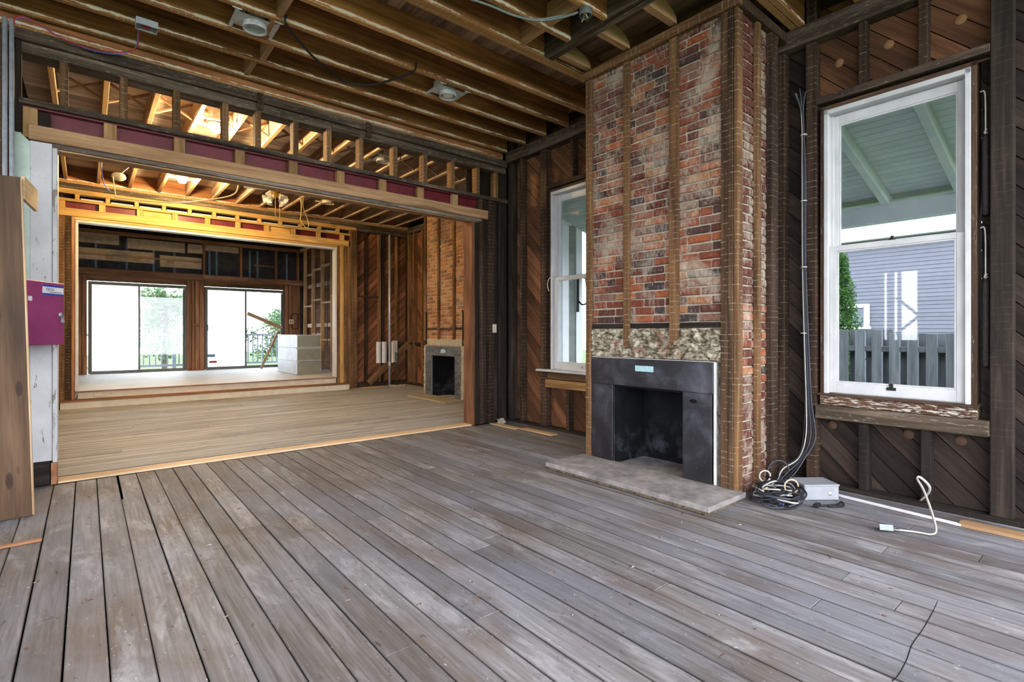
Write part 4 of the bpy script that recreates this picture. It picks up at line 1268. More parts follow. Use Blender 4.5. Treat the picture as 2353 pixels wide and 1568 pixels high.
fs_ = thing('fireplace_surround', 'black sooty slate fireplace surround under the tall brick chimney', 'fireplace', (3.79, 2.72, 0.06))
box('lintel_slab', 3.770, 3.806, 2.088, 3.342, 0.772, 1.018, M['slate'], fs_, 0.003)
box('jamb_slab', 3.776, 3.806, 3.090, 3.340, 0.06, 0.770, M['slate'], fs_, 0.003)
box('jamb_slab', 3.776, 3.806, 2.104, 2.358, 0.06, 0.770, M['slate'], fs_, 0.003)
box('caulk_edge', 3.772, 3.803, 2.070, 2.086, 0.06, 1.024, M['white'], fs_, 0.004)
box('caulk_edge', 3.774, 3.804, 2.088, 3.342, 1.0195, 1.0255, M['white'], fs_, 0.002)
tag(box('paint_card', 3.7665, 3.7695, 2.635, 2.825, 0.912, 0.962, M['seafoam'], fs_, 0.0), 'pale seafoam sample card')
lathe('gas_knob', [(0.001, 0), (0.035, 0), (0.03, 0.004), (0.001, 0.005)], Matrix.Translation((3.775, 2.26, 0.70)) @ Matrix.Rotation(-PI / 2, 4, 'Y') @ Matrix.Diagonal((0.45, 1, 1, 1)), M['soot'], fs_, 18)

hs = thing('hearth_slab', 'long grey hearth slab on the plank floor before the black fireplace', 'hearth', (3.53, 2.64, 0))
box('slab_top', 3.265, 3.80, 1.84, 3.455, 0.020, 0.058, M['concrete'], hs, 0.004)
rough_panel('mortar_bed', (3.262, 3.45, 0.001), (0, -1.60, 0), (0, 0, 0.024), (-1, 0, 0), 150, 4, 0.016, M['concrete_edge'], hs, 22.0)
box('bed_core', 3.275, 3.80, 1.85, 3.445, 0.001, 0.019, M['concrete_edge'], hs, 0.0)

# ================================================================== FAR CHIMNEY
XF = 5.30
cfar = thing('chimney', 'narrow orange lit brick chimney with furring strips in the middle room', 'chimney', (5.6, 8.4, 0))
multi('mortar_core', [(XF + 0.008, 6.02, 7.60, 9.16, 0.82, 4.05), (XF + 0.008, 6.02, 8.89, 9.16, 0.0, 0.82), (XF + 0.008, 6.02, 7.60, 8.03, 0.0, 0.82), (5.74, 6.02, 8.03, 8.89, 0.0, 0.82)], M['mortar'], cfar)
for a, b, z in lay_bricks(7.735, 9.085, 1.13, 3.80):
    s = (b - a) / 0.203
    link('brick', RND.choice(BVF), Matrix.Translation((XF + 0.021 + RND.uniform(-0.004, 0.003), (a + b) / 2, z + 0.03)) @ Matrix.Diagonal((1, s, 1, 1)), cfar)
fb2 = link('firebox', None, Matrix.Translation((5.5, 8.4, 0)), cfar)
for q in ((5.70, 5.735, 8.035, 8.885, 0.0, 0.815), (XF + 0.005, 5.70, 8.86, 8.885, 0.0, 0.815), (XF + 0.005, 5.70, 8.035, 8.06, 0.0, 0.815), (XF + 0.005, 5.70, 8.06, 8.86, 0.79, 0.815)):
    box('lining', *q, M['soot'], fb2, 0.0)
for k in range(5):
    box('lining_course', 5.692, 5.6995, 8.07, 8.85, 0.10 + 0.135 * k, 0.22 + 0.135 * k, M['soot'], fb2, 0.003)
rough_panel('broken_plaster', (XF - 0.002, 9.09, 0.995), (0, -1.36, 0), (0, 0, 0.15), (-1, 0, 0), 80, 12, 0.03, M['mortar'], cfar, 12.0)
for y0, y1, z0, sty in ((9.088, 9.16, 1.1, 'furring'), (8.575, 8.64, 1.13, 'furring'), (8.035, 8.10, 1.13, 'furring'), (7.66, 7.732, 1.0, 'furring'), (7.575, 7.655, 0.0, 'stud_warm')):
    box('furring_strip', XF - 0.035, XF + 0.003, y0, y1, z0, 3.83, sty, cfar, 0.003)
for a, b in ((8.64, 9.088), (8.10, 8.575), (7.732, 8.035)):
    box('nailer', XF - 0.012, XF + 0.004, a, b, 1.315, 1.355, 'stud', cfar, 0.002)
for y in (9.07, 7.76):
    tube('gas_pipe', [(XF - 0.03, y, 1.02), (XF - 0.03, y, 1.60), (XF - 0.05, y, 1.66)], 0.014, M['iron'], cfar, 4, 8)
rough_panel('broken_edge', (XF - 0.02, 9.16, 0.0), (0, -0.056, 0), (0, 0, 1.0), (-1, 0, 0), 6, 50, 0.03, M['mortar'], cfar, 14.0)
rough_panel('broken_edge', (XF - 0.02, 7.827, 0.0), (0, -0.09, 0), (0, 0, 1.0), (-1, 0, 0), 8, 50, 0.03, M['mortar'], cfar, 14.0)

sf = thing('fireplace_surround', 'charcoal brick-tile fireplace surround under the orange lit chimney', 'fireplace', (XF - 0.01, 8.46, 0.03))
multi('tile_backing', [(XF - 0.022, XF + 0.004, 8.885, 9.10, 0.032, 0.99), (XF - 0.022, XF + 0.004, 7.83, 8.035, 0.032, 0.99), (XF - 0.022, XF + 0.004, 8.035, 8.885, 0.815, 0.99)], M['tile_joint'], sf)
nc = 17
hgt = (0.99 - 0.034) / nc
for k in range(nc):
    z0 = 0.034 + k * hgt
    runs = ((8.885, 9.10), (7.83, 8.035)) if z0 + hgt * 0.5 < 0.815 else ((7.83, 9.10),)
    for a, b in runs:
        if b - a > 0.5:
            y = a - (0.11 if k % 2 else 0)
            while y < b - 0.02:
                p, q = max(a, y), min(b, y + 0.215)
                if q - p > 0.02:
                    box('tile', XF - 0.031, XF - 0.0215, p + 0.003, q - 0.003, z0 + 0.003, z0 + hgt - 0.003, M['tile'], sf, 0.0015)
                y += 0.215
        else:
            cut = a + (0.07 if k % 2 else 0.14)
            for p, q in ((a, cut), (cut, b)):
                box('tile', XF - 0.031, XF - 0.0215, p + 0.003, q - 0.003, z0 + 0.003, z0 + hgt - 0.003, M['tile'], sf, 0.0015)
prism('paint_card', [(-0.09, -0.03), (0.1, -0.04), (0.085, 0.02), (0.02, 0.045), (-0.06, 0.02)], Matrix(((0, 0, -1, XF - 0.0335), (1, 0, 0, 8.42), (0, 1, 0, 0.905), (0, 0, 0, 1))), 0.003, M['seafoam'], sf)
hf = thing('hearth_slab', 'thin tan hearth stone on the pale floor before the tiled far fireplace', 'hearth', (5.08, 8.42, 0))
box('slab_top', 4.875, 5.29, 7.74, 9.13, 0.002, 0.030, M['hearth_far'], hf, 0.004)


# ================================================================== RECESSED LIGHTS
def recessed_light(label, loc, along_y, bulb, group='recessed ceiling lights', metal=None):
    """ceiling can on two hanger bars; loc is the centre of the lower ring"""
    metal = metal or M['white_metal']
    t = thing('recessed_light', label, 'light', loc, group)
    R0 = Matrix.Translation(loc) @ (Matrix.Identity(4) if along_y else Matrix.Rotation(PI / 2, 4, 'Z'))
    def part(name, x0, x1, y0, y1, z0, z1, m, par=t):
        return link(name, boxmesh(x1 - x0, y1 - y0, z1 - z0, m, 0.002, name), R0 @ Matrix.Translation(((x0 + x1) / 2, (y0 + y1) / 2, (z0 + z1) / 2)), par)
    pl = part('mounting_plate', -0.15, 0.15, -0.105, 0.105, 0.050, 0.054, metal)
    lathe('can', [(0.080, 0.052), (0.080, 0.20), (0.076, 0.205), (0.001, 0.205)], R0, metal, t, 28, False)
    lathe('collar', [(0.086, 0.05), (0.092, 0.012), (0.094, 0.0), (0.086, 0.0), (0.080, 0.014), (0.077, 0.05), (0.076, 0.19)], R0, metal, t, 32, False)
    for s in (-1, 1):
        b = part('hanger_bar', s * 0.155 - 0.012, s * 0.155 + 0.012, -0.172, 0.172, 0.046, 0.070, metal)
        part('bar_foot', s * 0.155 - 0.05, s * 0.155 + 0.02, -0.176, -0.170, 0.03, 0.072, metal, b)
    part('wiring_box', -0.145, -0.085, -0.06, 0.06, 0.056, 0.145, metal)
    if bulb == 'off':
        lathe('bulb', [(0.001, 0.004), (0.045, 0.006), (0.056, 0.014), (0.058, 0.024), (0.048, 0.07), (0.02, 0.11), (0.018, 0.15)], R0, M['bulb_off'], t, 24, False)
    elif bulb == 'on':
        lathe('bulb', [(0.001, -0.060), (0.040, -0.058), (0.058, -0.046), (0.060, -0.035), (0.050, 0.01), (0.022, 0.06), (0.018, 0.12)], R0, M['bulb_on'], t, 24, False)
        ld = bpy.data.lights.new('lamp_light', 'POINT')
        ld.energy = LAMP_POWER
        ld.color = LAMP_COLOR
        ld.shadow_soft_size = 0.05
        lo = link('lamp_light', ld, R0 @ Matrix.Translation((0, 0, -0.125)), t)
    else:
        lathe('socket', [(0.001, 0.10), (0.028, 0.10), (0.028, 0.17), (0.001, 0.17)], R0, M['grey_cable'], t, 16)
    return t


recessed_light('empty white recessed light can between the joists above the near floor', (1.09, 4.695, 3.795), True, None)
recessed_light('white recessed light with an unlit bulb between the near joists by the chimney', (3.00, 4.70, 3.795), True, 'off')
recessed_light('glowing recessed light seen above the red steel beam', (1.235, 7.25, 3.80), False, 'on')
recessed_light('glowing recessed light seen below the red steel beam', (1.22, 10.02, 3.795), False, 'on')
recessed_light('unlit cream recessed light next to the hanging yellow wires', (3.62, 10.03, 3.78), False, 'off', metal=M['ivory'])
recessed_light('unlit recessed light high between joists behind the short studs', (3.40, 7.12, 3.80), False, 'off')

# ================================================================== SMALL CEILING THINGS
jb = thing('junction_box', 'shiny square metal junction box on the ceiling joist above the opening', 'electrical box', (0.385, 5.23, 3.79))
multi('box_shell', [(0.31, 0.46, 5.165, 5.17, 3.78, 3.83), (0.31, 0.46, 5.275, 5.28, 3.78, 3.83), (0.31, 0.315, 5.17, 5.275, 3.78, 3.83), (0.455, 0.46, 5.17, 5.275, 3.78, 3.83), (0.31, 0.46, 5.165, 5.28, 3.83, 3.834)], M['steel'], jb)
lathe('wire_nut', [(0.001, 0), (0.03, 0), (0.03, 0.02), (0.001, 0.03)], Matrix.Translation((0.385, 5.222, 3.787)), M['red_wire'], jb, 14)

ob = thing('octagon_box', 'blue-grey octagonal wiring box with loose wires hanging from the joist end by the chimney', 'electrical box', (3.05, 2.735, 3.79))
lathe('box_shell', [(0.052, 0.0), (0.054, 0.055), (0.001, 0.056)], Matrix.Translation((3.05, 2.765, 3.766)), M['armored'], ob, 8, False)
for i in range(5):
    a = i * 1.3
    tube('loose_wire', [(3.05 + 0.02 * math.cos(a), 2.765 + 0.02 * math.sin(a), 3.82), (3.05 + 0.03 * math.cos(a), 2.765 + 0.03 * math.sin(a), 3.77), (3.05 + 0.035 * math.cos(a + 0.5), 2.765 + 0.035 * math.sin(a + 0.5), 3.735)], 0.004, M['yellow_cable'] if i % 2 else M['black_cable'], ob, 4, 6)
for d, z in ((0.0, 0.0), (0.035, 0.025)):
    o = tube('armored_cable', [(1.9, 3.30, 3.80), (2.36, 3.16 + d, 3.775 + z), (2.6, 3.12 + d, 3.765 + z), (2.80, 3.04 + d, 3.765 + z), (2.93, 2.90 + d, 3.775 + z), (3.0, 2.80 + d, 3.795)], 0.009, M['armored'], ob, 8, 8)

tag(tube('black_cable', [(1.26, 4.42, 3.86), (1.265, 4.43, 3.79), (1.45, 4.58, 3.735), (1.70, 4.75, 3.70), (1.93, 4.86, 3.69), (2.16, 4.80, 3.705), (2.33, 4.60, 3.745), (2.44, 4.44, 3.79), (2.46, 4.42, 3.87)], 0.010, M['black_cable']),
    'drooping black cable slung between the two white recessed light cans', 'cable')
tw = thing('twisted_wires', 'thin blue and red wires looping from the metal conduits to the joist', 'wire', (0.0, 5.6, 3.7))
pts = [(-0.44, 5.58, 3.66), (-0.43, 5.575, 3.71), (-0.37, 5.55, 3.73), (-0.26, 5.555, 3.70), (-0.14, 5.57, 3.655), (0.04, 5.60, 3.64), (0.22, 5.58, 3.665), (0.325, 5.50, 3.72), (0.34, 5.42, 3.80), (0.345, 5.36, 3.85)]
tube('wire', pts, 0.0045, M['blue_wire'], tw, 8, 6)
tube('wire', [(x + 0.004, y - 0.01, z + 0.012 * math.sin(i * 1.4)) for i, (x, y, z) in enumerate(pts)], 0.0045, M['red_wire'], tw, 8, 6)

for x, lab in ((-0.487, 'galvanized conduit pipe on the corner post, farther from the opening'), (-0.449, 'galvanized conduit pipe on the corner post, nearer the opening')):
    t = thing('conduit', lab, 'pipe', (x, 5.575, 0), 'conduits in the corner')
    tube('pipe', [(x, 5.575, 0.0), (x, 5.575, 3.70)], 0.0155, M['steel'], t, 0, 14)
    tube('strap', [(x - 0.0150, 5.597, 3.62), (x - 0.013, 5.557, 3.62), (x + 0.013, 5.557, 3.62), (x + 0.0150, 5.597, 3.62)], 0.002, M['white_metal'], t, 5, 6)

sd = thing('heat_detector', 'cream round heat detector hanging from a wire in the middle room', 'detector', (0.385, 10.0, 3.68))
mt = Matrix.Translation((0.385, 10.02, 3.66)) @ Matrix.Rotation(-0.4, 4, 'X')
lathe('base', [(0.001, 0.0), (0.085, 0.0), (0.095, 0.012), (0.09, 0.035), (0.07, 0.05), (0.001, 0.052)], mt, M['ivory'], sd, 28)
tube('hanger_wire', [(0.40, 10.02, 3.71), (0.47, 10.03, 3.80), (0.52, 10.04, 3.86)], 0.005, M['steel'], sd, 4, 6)
tag(tube('beige_cable', [(0.31, 9.91, 3.65), (0.325, 9.92, 3.50), (0.345, 9.91, 3.345), (0.375, 9.90, 3.325), (0.75, 9.90, 3.335), (1.2, 9.88, 3.38), (1.68, 9.70, 3.49), (1.90, 9.60, 3.58), (1.955, 9.56, 3.70), (1.95, 9.55, 3.86)], 0.011, M['beige_cable'], flat=0.6),
    'beige flat cable strung from the heat detector to the fan lamp', 'cable')
tag(tube('blue_wire', [(0.16, 9.6, 3.83), (0.18, 10.0, 3.72), (0.22, 10.35, 3.60), (0.30, 10.7, 3.58)], 0.007, M['blue_wire']), 'thin blue wire hanging near the cream heat detector', 'wire')
yw = thing('hanging_wires', 'tangle of yellowed wires dangling from the middle room joists', 'wire', (3.05, 9.7, 3.5))
for k, q in enumerate(([(2.98, 9.7, 3.84), (3.02, 9.68, 3.62), (3.01, 9.65, 3.42), (3.0, 9.64, 3.30), (3.08, 9.62, 3.18), (3.18, 9.6, 3.13)],
                       [(3.10, 9.72, 3.84), (3.05, 9.68, 3.60), (3.10, 9.65, 3.40), (3.14, 9.63, 3.25), (3.09, 9.61, 3.17), (2.97, 9.6, 3.14)],
                       [(3.03, 9.70, 3.84), (3.03, 9.68, 3.60), (3.01, 9.66, 3.38), (2.99, 9.64, 3.33)])):
    tube('wire', q, 0.007, M['yellow_cable'], yw, 6, 6)

# ceiling fan lamp with tulip shades
fn = thing('fan_light', 'brass ceiling fan light with tulip glass shades and pull chains', 'fan light', (2.52, 9.42, 3.6))
FC = (2.52, 9.42)
lathe('motor', [(0.001, 0.20), (0.04, 0.20), (0.05, 0.15), (0.10, 0.13), (0.11, 0.08), (0.09, 0.05), (0.05, 0.03), (0.045, -0.02), (0.03, -0.04), (0.001, -0.045)], Matrix.Translation((FC[0], FC[1], 3.64)), M['brass'], fn, 24)
box('mounting_bar', 2.349, 2.728, 9.40, 9.44, 3.836, 3.856, M['white_metal'], fn)
for a in (0.3, 1.56, 2.8, 4.1, 5.35):
    r = Matrix.Translation((FC[0], FC[1], 3.735)) @ Matrix.Rotation(a, 4, 'Z') @ Matrix.Rotation(0.18, 4, 'X')
    o = prism('blade', [(0.10, -0.03), (0.14, -0.055), (0.46, -0.065), (0.50, -0.04), (0.50, 0.04), (0.46, 0.065), (0.14, 0.055), (0.10, 0.03)], r, 0.008, M['enamel'], fn)
for a in (3.6, 5.1, 0.6, 2.1):
    d = Vector((math.cos(a), math.sin(a), 0))
    c = Vector((FC[0], FC[1], 3.62)) + d * 0.10
    arm = tube('shade_arm', [Vector((FC[0], FC[1], 3.63)), c + Vector((0, 0, 0.03)), c], 0.009, M['brass'], fn, 5, 8)
    tilt = Matrix.Rotation(0.75, 4, Vector((-d.y, d.x, 0)) * -1)
    prof = [(0.020, 0.0), (0.030, -0.02), (0.052, -0.05), (0.058, -0.085), (0.066, -0.11), (0.085, -0.135)]
    vs, fs = [], []
    seg = 24
    for i, (r_, z_) in enumerate(prof):
        for k in range(seg):
            an = 2 * PI * k / seg
            rr = r_ * (1 + (0.13 * math.cos(6 * an) if i == 5 else 0.05 * math.cos(6 * an) if i >= 3 else 0))
            vs.append((rr * math.cos(an), rr * math.sin(an), z_ + (0.012 * math.cos(6 * an) if i == 5 else 0)))
    for i in range(5):
        for k in range(seg):
            p, q = i * seg + k, i * seg + (k + 1) % seg
            fs.append((p, q, q + seg, p + seg))
    sh = link('tulip_shade', mesh('tulip_shade', vs, fs, M['milk_glass'], True), Matrix.Translation(c) @ tilt, fn)
    lathe('bulb', [(0.001, -0.095), (0.02, -0.09), (0.027, -0.07), (0.02, -0.045), (0.012, -0.02)], Matrix.Translation(c) @ tilt, M['bulb_off'], sh, 14, False)
for dx, L in ((-0.02, 0.36), (0.05, 0.55)):
    tube('pull_chain', [(FC[0] + dx, FC[1] - 0.03, 3.60), (FC[0] + dx, FC[1] - 0.03, 3.60 - L)], 0.004, M['yellow_cable'], fn, 0, 6)

# ================================================================== LEFT: LEANING BOARD, ALARM CABINET, FLOOR STRIP
lb = thing('leaning_board', 'tall knotty brown board leaning before the green drywall stub', 'board', (-0.43, 4.8, 0))
beam('plank', (-0.434, 4.80, 0.003), (-0.495, 4.80, 2.30), 0.30, 0.024, 'old_board', lb, 0.002, up=(0, -1, 0))
lb.children[0].matrix_basis = lb.children[0].matrix_basis
tube('edge_band', [(-0.2815, 4.80, 0.01), (-0.3425, 4.80, 2.292)], 0.011, wood('fresh', 2), lb, 0, 6)
beam('cleat', (-0.335, 4.825, 2.245), (-0.285, 5.12, 2.22), 0.02, 0.16, 'fresh', lb, 0.002)

al = thing('alarm_cabinet', 'magenta steel alarm cabinet with open door, keys and a company sticker', 'cabinet', (-0.43, 5.15, 1.16))
box('cabinet_body', -0.60, -0.455, 4.90, 5.32, 1.17, 1.64, M['magenta'], al, 0.004)
P0, P1 = Vector((-0.452, 5.055, 0)), Vector((-0.142, 5.475, 0))
dx = (P1 - P0).normalized()
dn = Vector((dx.y, -dx.x, 0))
DM = Matrix((dx, Vector((0, 0, 1)), dn)).transposed().to_4x4()
W = (P1 - P0).length
DM.translation = (P0 + P1) / 2 + Vector((0, 0, 1.402))
dr = link('door', boxmesh(W, 0.488, 0.014, M['magenta'], 0.003, 'door'), DM, al)
def on_door(name, u0, u1, v0, v1, z0, z1, m):
    return link(name, boxmesh(u1 - u0, v1 - v0, z1 - z0, m, 0.0, name), DM @ Matrix.Translation(((u0 + u1) / 2, (v0 + v1) / 2, (z0 + z1) / 2)), dr)
on_door('sticker', 0.055, 0.252, 0.142, 0.222, 0.0072, 0.0078, M['label_white'])
on_door('sticker_band', 0.055, 0.252, 0.207, 0.222, 0.0079, 0.0084, M['label_blue'])
on_door('sticker_band', 0.055, 0.252, 0.142, 0.157, 0.0079, 0.0084, M['label_blue'])
on_door('tape_scrap', -0.07, -0.035, 0.09, 0.125, 0.0072, 0.0078, M['label_white'])
def lettering(txt, size, u, v, m, shear=0.2):
    cu = bpy.data.curves.new('lettering', 'FONT')
    cu.body = txt
    cu.size = size
    cu.shear = shear
    cu.extrude = 0.0003
    tmp = bpy.data.objects.new('tmp', cu)
    me = bpy.data.meshes.new_from_object(tmp)
    bpy.data.objects.remove(tmp)
    me.materials.append(m)
    return link('lettering', me, DM @ Matrix.Translation((u, v, 0.0088)), dr)
lettering('tyco', 0.042, 0.085, 0.178, M['label_dark'])
lettering('Integrated Security', 0.0155, 0.115, 0.163, M['label_dark'], 0.0)
lathe('lock', [(0.001, 0), (0.016, 0), (0.016, 0.008), (0.012, 0.012), (0.001, 0.013)], DM @ Matrix.Translation((0.215, -0.005, 0.007)), M['steel'], dr, 16)
for a in (-0.18, 0.1, 0.35):
    k = DM @ Matrix.Translation((0.222, -0.012, 0.022)) @ Matrix.Rotation(a, 4, 'Z')
    prism('key', [(-0.010, 0.0), (0.010, 0.0), (0.012, -0.02), (0.005, -0.026), (0.004, -0.055), (0.0, -0.06), (-0.004, -0.055), (-0.005, -0.026), (-0.012, -0.02)], k, 0.002, M['steel'], dr)

tag(box('floor_strip', -0.62, -0.205, 4.165, 4.20, 0.002, 0.016, 'redwood'), 'short reddish wooden strip on the floor beside the leaning board', 'wood strip')
tag(box('threshold_strip', -0.182, 3.996, 5.672, 5.832, 0.002, 0.020, 'plywood'), 'long pale plywood strip across the floor under the wide opening', 'wood strip')
tag(box('scrap_board', 4.26, 4.36, 5.08, 5.62, 0.002, 0.016, 'fresh', None, 0.003), 'loose pale board on the floor against the partition corner', 'board', 'scrap boards')
tag(box('scrap_board', 4.33, 4.44, 4.48, 5.06, 0.002, 0.016, 'fresh', None, 0.003), 'loose pale board on the floor under the window by the chimney', 'board', 'scrap boards')
tag(box('scrap_board', 4.80, 5.28, 11.05, 11.20, 0.003, 0.018, 'fresh', None, 0.003), 'loose pale board on the middle room floor beside the cream steps', 'board', 'scrap boards')
tag(beam('white_strip', (4.425, 1.44, 0.011), (4.345, 0.70, 0.011), 0.022, 0.018, M['enamel']), 'thin white strip on the floor along the wall below the large window', 'wood strip')
rb = [(0, -0.055), (1.0, -0.055), (1.0, 0.055), (0.03, 0.055), (0.008, 0.045), (0.0, 0.02)]
tag(prism('trim_board', rb, Matrix(((0, 1, 0, 4.392), (-1, 0, 0, 0.715), (0, 0, 1, 0.0125), (0, 0, 0, 1))), 0.02, wood('ledger', 0)), 'tan trim board with a rounded end on the floor past the thin white strip', 'board')
pc = thing('plaster_chunk', 'crumpled cream plaster chunk at the foot of the opening', 'rubble', (4.42, 5.56, 0))
bm = bmesh.new()
bmesh.ops.create_icosphere(bm, subdivisions=3, radius=0.05)
for v in bm.verts:
    v.co *= 1 + 0.6 * mnoise.fractal(v.co * 30, 1.0, 2.0, 4)
    v.co.z = v.co.z * 0.8 + 0.034
    if v.co.z < 0.004:
        v.co.z = 0.004
me = bpy.data.meshes.new('chunk')
bm.to_mesh(me)
bm.free()
me.materials.append(M['mortar'])
link('chunk', me, Matrix.Translation((4.42, 5.56, 0)), pc)

# ================================================================== CABLES BY THE CHIMNEY
cb = thing('cable_bundle', 'bundle of black and white cables hanging beside the chimney into a tangled coil', 'cable', (4.2, 1.7, 0))
for i in range(6):
    o = (i - 2.5) * 0.006
    w = M['white_cable'] if i == 4 else M['black_cable'] if i % 2 else M['grey_cable']
    top = (4.585 + 0.012 * math.sin(i * 2), 1.775 + 0.02 * (i - 2.5), 3.25 + 0.02 * (i % 3))
    tube('cable', [top, (4.60, 1.755 + o * 0.6, 3.08), (4.60, 1.745 + o, 2.6), (4.598, 1.742 + o, 1.85), (4.598, 1.725 + o * 1.3, 1.20), (4.59, 1.705 + o * 1.6, 0.70),
                   (4.575, 1.69 + o * 3.0, 0.40), (4.52 + o, 1.735 + o * 2, 0.22), (4.38, 1.79 + o * 3, 0.10 + 0.01 * i), (4.18 + 0.01 * i, 1.80, 0.03 + 0.012 * i), (3.97, 1.74 + 0.01 * i, 0.02 + 0.012 * i)], 0.005, w, cb, 7, 6)
for k in range(4):
    lathe('cable_tie', [(0.024, -0.004), (0.026, 0.0), (0.024, 0.004)], Matrix.Translation((4.60, 1.742, 2.9 - 0.55 * k)), M['white_cable'], cb, 12, False)
rc = random.Random(5)
for i in range(20):
    cx, cy = 3.925 + rc.uniform(-0.03, 0.03), 1.665 + rc.uniform(-0.04, 0.04)
    ra, rb_ = rc.uniform(0.10, 0.19), rc.uniform(0.10, 0.175)
    ph = rc.uniform(0, 6.28)
    z0 = 0.008 + 0.0058 * i
    pts = []
    turns = rc.choice((1.0, 1.0, 1.4, 1.9))
    for j in range(int(22 * turns)):
        a = ph + 2 * PI * j / 22
        d = 1 + 0.05 * math.sin(3 * a + i)
        pts.append((cx + (ra * d + 0.004 * j / 22) * math.cos(a - 0.7), cy + rb_ * d * math.sin(a - 0.7) * 0.95, max(0.008, z0 + 0.012 * math.sin(2 * a + i) + 0.003 * j / 22)))
    tube('cable_loop', pts, 0.0058, (M['white_cable'] if i in (6, 11, 14, 18) else M['grey_cable'] if i % 3 == 0 else M['black_cable']), cb, 2, 6)
for (cx, cy, cz, r, m_) in ((4.33, 1.83, 0.13, 0.085, 'grey_cable'), (4.02, 1.80, 0.15, 0.042, 'white_cable'), (4.00, 1.60, 0.12, 0.05, 'beige_cable')):
    pts = [(cx + r * math.cos(a) * 0.75, cy - r * math.cos(a) * 0.65, cz + r * math.sin(a)) for a in [2 * PI * j / 14 for j in range(14)]]
    tube('cable_loop', pts, 0.0056, M[m_], cb, 3, 6)
tube('cable', [(4.03, 1.44, 0.012), (4.16, 1.36, 0.012), (4.26, 1.36, 0.012), (4.18, 1.32, 0.012), (4.08, 1.38, 0.012)], 0.007, M['black_cable'], cb, 6, 6)
box('power_plug', 4.0, 4.055, 1.42, 1.455, 0.006, 0.032, M['black_cable'], cb, 0.004)
box('blue_connector', 3.865, 3.895, 1.60, 1.63, 0.004, 0.02, M['blue_wire'], cb, 0.003)

me_ = thing('metal_enclosure', 'pale grey sheet metal enclosure with vent holes behind the tangled coil', 'electrical box', (4.20, 1.56, 0))
EM = Matrix.Translation((4.285, 1.55, 0.002)) @ Matrix.Rotation(math.radians(-38), 4, 'Z')
def on_box(name, x0, x1, y0, y1, z0, z1, m, bev=0.002):
    return link(name, boxmesh(x1 - x0, y1 - y0, z1 - z0, m, bev, name), EM @ Matrix.Translation(((x0 + x1) / 2, (y0 + y1) / 2, (z0 + z1) / 2)), me_)
on_box('shell', -0.13, 0.13, -0.095, 0.095, 0.0, 0.105, M['enclosure'], 0.004)
on_box('lid', -0.134, 0.134, -0.099, 0.099, 0.105, 0.117, M['enclosure'])
for i in range(6):
    for j in range(5):
        on_box('vent_hole', -0.1345, -0.1305, -0.03 + i * 0.016, -0.021 + i * 0.016, 0.02 + j * 0.014, 0.028 + j * 0.014, M['black_cable'], 0.0)
lathe('knockout', [(0.001, 0), (0.014, 0), (0.015, 0.002), (0.001, 0.003)], EM @ Matrix.Translation((0.06, -0.096, 0.05)) @ Matrix.Rotation(PI / 2, 4, 'X'), M['white_metal'], me_, 16)

wc = thing('switch_cable', 'white cable rising from the floor to a loose wall switch by the window', 'cable', (4.0, 0.9, 0))
tube('cable', [(4.60, 0.965, 0.05), (4.50, 0.90, 0.14), (4.44, 0.885, 0.205), (4.45, 0.935, 0.25), (4.37, 0.935, 0.255), (4.30, 0.885, 0.20), (4.18, 0.82, 0.10), (4.06, 0.775, 0.030), (4.01, 0.785, 0.010), (3.985, 0.84, 0.010), (3.955, 0.895, 0.012), (3.925, 0.93, 0.014)], 0.0085, M['white_cable'], wc, 8, 8, flat=0.6)
for s in (-1, 1):
    tube('loose_wire', [(3.925, 0.93, 0.014), (3.91 + 0.012 * s, 0.945, 0.02), (3.90 - 0.012 * s, 0.962, 0.016), (3.888 + 0.006 * s, 0.975, 0.022)], 0.0035, M['black_cable'] if s > 0 else M['white_cable'], wc, 5, 6)
sm = Matrix.Translation((3.878, 0.992, 0.024)) @ Matrix.Rotation(0.6, 4, 'Z') @ Matrix.Rotation(0.35, 4, 'Y')
link('switch_body', boxmesh(0.03, 0.058, 0.036, M['black_cable'], 0.004, 'switch_body'), sm, wc)
link('switch_strap', boxmesh(0.004, 0.075, 0.036, M['armored'], 0.001, 'switch_strap'), sm @ Matrix.Translation((-0.019, 0, 0)), wc)

# sash weights in the pocket beside the large window
for z0, z1, zc, lab in ((2.05, 2.60, 2.88, 'rusty sash weight hanging from a white cord beside the upper sash'), (1.02, 1.62, 1.95, 'dark sash weight hanging in the shadow beside the lower sash')):
    t = thing('sash_weight', lab, 'window weight', (4.70, 0.632, z0), 'sash weights beside the large window')
    lathe('weight', [(0.001, 0), (0.016, 0.004), (0.021, 0.02), (0.021, z1 - z0 - 0.05), (0.016, z1 - z0 - 0.02), (0.010, z1 - z0), (0.001, z1 - z0)], Matrix.Translation((4.70, 0.632, z0)), M['weight'], t, 14)
    tube('cord', [(4.70, 0.635, z1 - 0.02), (4.695, 0.632, z1 + 0.08), (4.70, 0.636, zc), (4.705, 0.66, zc + 0.02)], 0.005, M['white_cable'], t, 5, 6)
    tube('knot', [(4.70 + 0.012 * math.cos(a), 0.632 + 0.006 * math.sin(a * 2), z1 + 0.02 + 0.014 * math.sin(a)) for a in [2 * PI * k / 12 for k in range(13)]], 0.005, M['white_cable'], t, 2, 6)

